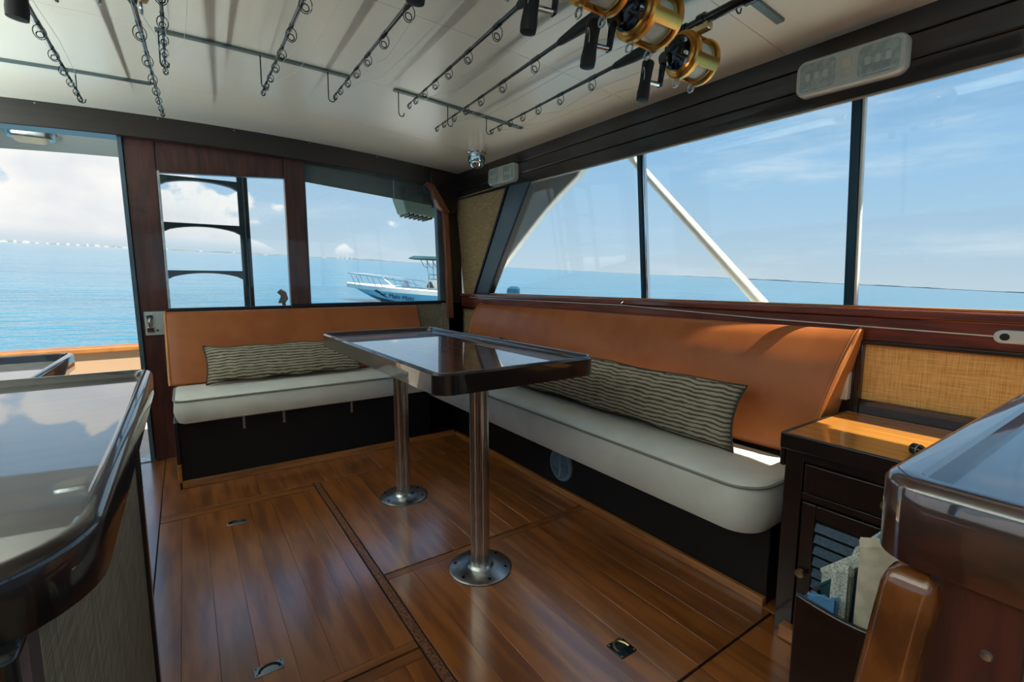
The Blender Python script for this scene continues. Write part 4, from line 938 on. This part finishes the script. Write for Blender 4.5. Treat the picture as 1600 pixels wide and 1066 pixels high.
B().lathe([(0.0, 0.0), (0.010, 0.0), (0.0125, 0.012), (0.0195, 0.10), (0.0205, 0.22), (0.0175, 0.33), (0, 0.33)], (0, -0.955, 0), (0, -1, 0), 16).build('foregrip', blackm, rod)
B().lathe([(0.0, 0.0), (0.014, 0.0), (0.014, 0.05), (0.021, 0.052), (0.021, 0.075), (0.014, 0.078), (0.014, 0.20), (0.020, 0.205), (0.020, 0.27), (0.0, 0.27)], (0, -1.28, 0), (0, -1, 0), 16).build('reel_seat', blackg, rod)
B().lathe([(0.0, 0.0), (0.024, 0.0), (0.024, 0.018), (0.0, 0.018)], (0, -1.545, 0), (0, -1, 0), 18).build('gold_ring', goldp, rod)
B().lathe([(0.0, 0.0), (0.017, 0.0), (0.017, 0.20), (0.020, 0.33), (0.0, 0.335)], (0, -1.56, 0), (0, -1, 0), 16).build('butt', blackg, rod)
# lever drag reel
RY, RZ = -1.31, -0.088
def cyl(prof, x, ax=(-1, 0, 0), y=RY, z=RZ, n=32): return B().lathe(prof, (x, y, z), ax, n)
rl = cyl([(0.044, 0), (0.044, 0.058), (0, 0.058)], 0.029).build('spool', line_m, rod)
cyl([(0.0, 0), (0.052, 0.0), (0.052, 0.004), (0, 0.004)], 0.033).build('spool_flange', goldp, rl)
cyl([(0.0, 0), (0.052, 0.0), (0.052, 0.004), (0, 0.004)], -0.029).build('spool_flange', goldp, rl)
cyl([(0.0, 0), (0.054, 0.0), (0.060, 0.004), (0.060, 0.012), (0.057, 0.015), (0, 0.015)], 0.050).build('side_plate', gold, rod)
sp_ = cyl([(0.0, 0), (0.060, 0.0), (0.060, 0.012), (0.056, 0.017), (0.050, 0.018), (0.048, 0.026), (0.040, 0.030), (0, 0.030)], -0.035).build('side_plate', gold, rod)
cyl([(0.044, 0), (0.043, 0.004), (0.030, 0.008), (0.028, 0.016), (0.016, 0.020), (0, 0.020)], -0.064).build('drag_cap', gunm, sp_)
g = B()
for k in range(22):
    a = math.radians(150+k*7); g.box(-0.066, -0.0645, RY+0.040*math.cos(a)-0.0015, RY+0.040*math.cos(a)+0.0015, RZ+0.040*math.sin(a)-0.0015, RZ+0.040*math.sin(a)+0.0015)
g.build('drag_scale', chrome, sp_)
for yy, zz, r in ((0.030, 0.018, 0.010), (-0.028, 0.020, 0.008), (0.012, 0.036, 0.006), (-0.034, -0.012, 0.007)):
    B().lathe([(r, 0), (r, 0.008), (r*0.6, 0.012), (0, 0.012)], (-0.063, RY+yy, RZ+zz), (-1, 0, 0), 14).build('cap_screw', chrome, sp_)
lv = B().tube([(-0.074, RY, RZ), (-0.080, RY-0.025, RZ-0.022), (-0.082, RY-0.048, RZ-0.040)], [0.007, 0.006, 0.008], 8).build('drag_lever', blackg, rod)
for a in (95, 205, 330):          # frame bars between the plates
    c0, s0 = math.cos(math.radians(a)), math.sin(math.radians(a)); g = B(); rings = []
    for x in (-0.038, 0.040):
        pts = []
        for da, rr_ in [(q_, 0.0545) for q_ in (-16, -8, 0, 8, 16)]+[(q_, 0.0595) for q_ in (16, 8, 0, -8, -16)]:
            b_ = math.radians(a+da); pts.append((x, RY+rr_*math.cos(b_), RZ+rr_*math.sin(b_)))
        rings.append(pts)
    g.rings(rings).build('frame_bar', gold, rod, bevel=0.001)
B().box(-0.012, 0.012, RY-0.055, RY+0.055, RZ+0.058, -0.012).build('reel_foot', goldp, rod, bevel=0.002)
for x in (-0.030, 0.036):
    B().tube([(x, RY+0.010*math.cos(2*math.pi*k/12)+0.030, RZ-0.062+0.010*math.sin(2*math.pi*k/12)) for k in range(12)], 0.0028, 6, closed=True).build('harness_lug', steel, rod)
B().lathe([(0.018, 0), (0.018, 0.014), (0.013, 0.020), (0, 0.020)], (-0.078, RY+0.024, RZ-0.012), (-1, 0, 0), 18).build('handle_hub', blackg, rod)
arm = B(); arm.hexa([(-0.092, RY+0.012, RZ-0.01), (-0.086, RY+0.012, RZ-0.01), (-0.086, RY+0.036, RZ-0.01), (-0.092, RY+0.036, RZ-0.01), (-0.098, RY+0.024, RZ-0.085), (-0.092, RY+0.024, RZ-0.085), (-0.092, RY+0.040, RZ-0.085), (-0.098, RY+0.040, RZ-0.085)]); arm.build('handle_arm', gunm, rod, bevel=0.002)
B().tube([(-0.094, RY+0.032, RZ-0.078), (-0.135, RY+0.034, RZ-0.080)], 0.006, 10).build('handle_pin', chrome, rod)
kb = B().lathe([(0.0, 0.0), (0.014, 0.0), (0.0165, 0.004), (0.0155, 0.03), (0.0150, 0.055), (0.0175, 0.085), (0.0165, 0.100), (0.0, 0.102)], (-0.144, RY+0.030, RZ-0.030), (-0.10, 0.10, -1), 18).build('handle_knob', blackm, rod)
B().tube([(-0.1615-0.003*math.sin(0), RY+0.030+0.004*math.cos(2*math.pi*k/16), RZ-0.066+0.017*math.sin(2*math.pi*k/16)) for k in range(16)], 0.0012, 5, closed=True).build('knob_badge', steel, kb)
fl_ = B().tube([(0, RY+0.03, RZ-0.03), (0.006, -1.1, -0.060), (0.008, -0.83, -0.045), (0.014, -0.6, -0.060), (0.006, -0.46, -0.035), (0.010, -0.3, -0.045), (0.0, -0.11, -0.026)], 0.0007, 5).build('fishing_line', line_m, rod)
g2 = B().tube([(0.015, RY+0.05, RZ-0.04), (0.045, -0.95, -0.075), (0.055, -0.7, -0.065), (0.05, -0.45, -0.06), (0.0, -0.20, -0.03)], 0.0007, 5).build('fishing_line', line_m, rod)
REEL = ('spool', 'spool_flange', 'side_plate', 'drag_cap', 'drag_scale', 'cap_screw', 'drag_lever', 'frame_bar', 'reel_foot', 'harness_lug', 'handle_hub', 'handle_arm', 'handle_pin', 'handle_knob', 'knob_badge')
Msc = Matrix.Translation((0, RY, -0.012)) @ Matrix.Scale(1.12, 4) @ Matrix.Translation((0, -RY, 0.012))
for o in [c for c in bpy.data.objects if c.type == 'MESH' and c.name.split('.')[0] in REEL]: o.data.transform(Msc)
LBL = ['black fishing rod over the door side, held by the rail nearest the open door',
       'black fishing rod with thick foregrip, second from the open door',
       'black fishing rod hooked at the port end of the middle rail',
       'black fishing rod hooked at the centre of the middle rail',
       'black fishing rod hooked at the starboard end of the middle rail',
       'black fishing rod with gold reel, third from the starboard header',
       'black fishing rod with gold reel, second from the starboard header',
       'black fishing rod with gold reel, closest to the starboard header']
for i, (x, y, rz) in enumerate(RODS):
    o = rod if i == 0 else copy_tree(rod)
    o.location = (x, y, {5: 1.865, 6: 1.87}.get(i, 1.85)); o.rotation_euler = (0, 0, math.radians(rz)); o.scale = (1, {0: 1.16, 1: 1.12, 5: 0.98, 6: 1.13, 7: 0.95}.get(i, 1.0), 1)
    o['label'] = LBL[i]; o['group'] = 'fishing rods hung under the ceiling'
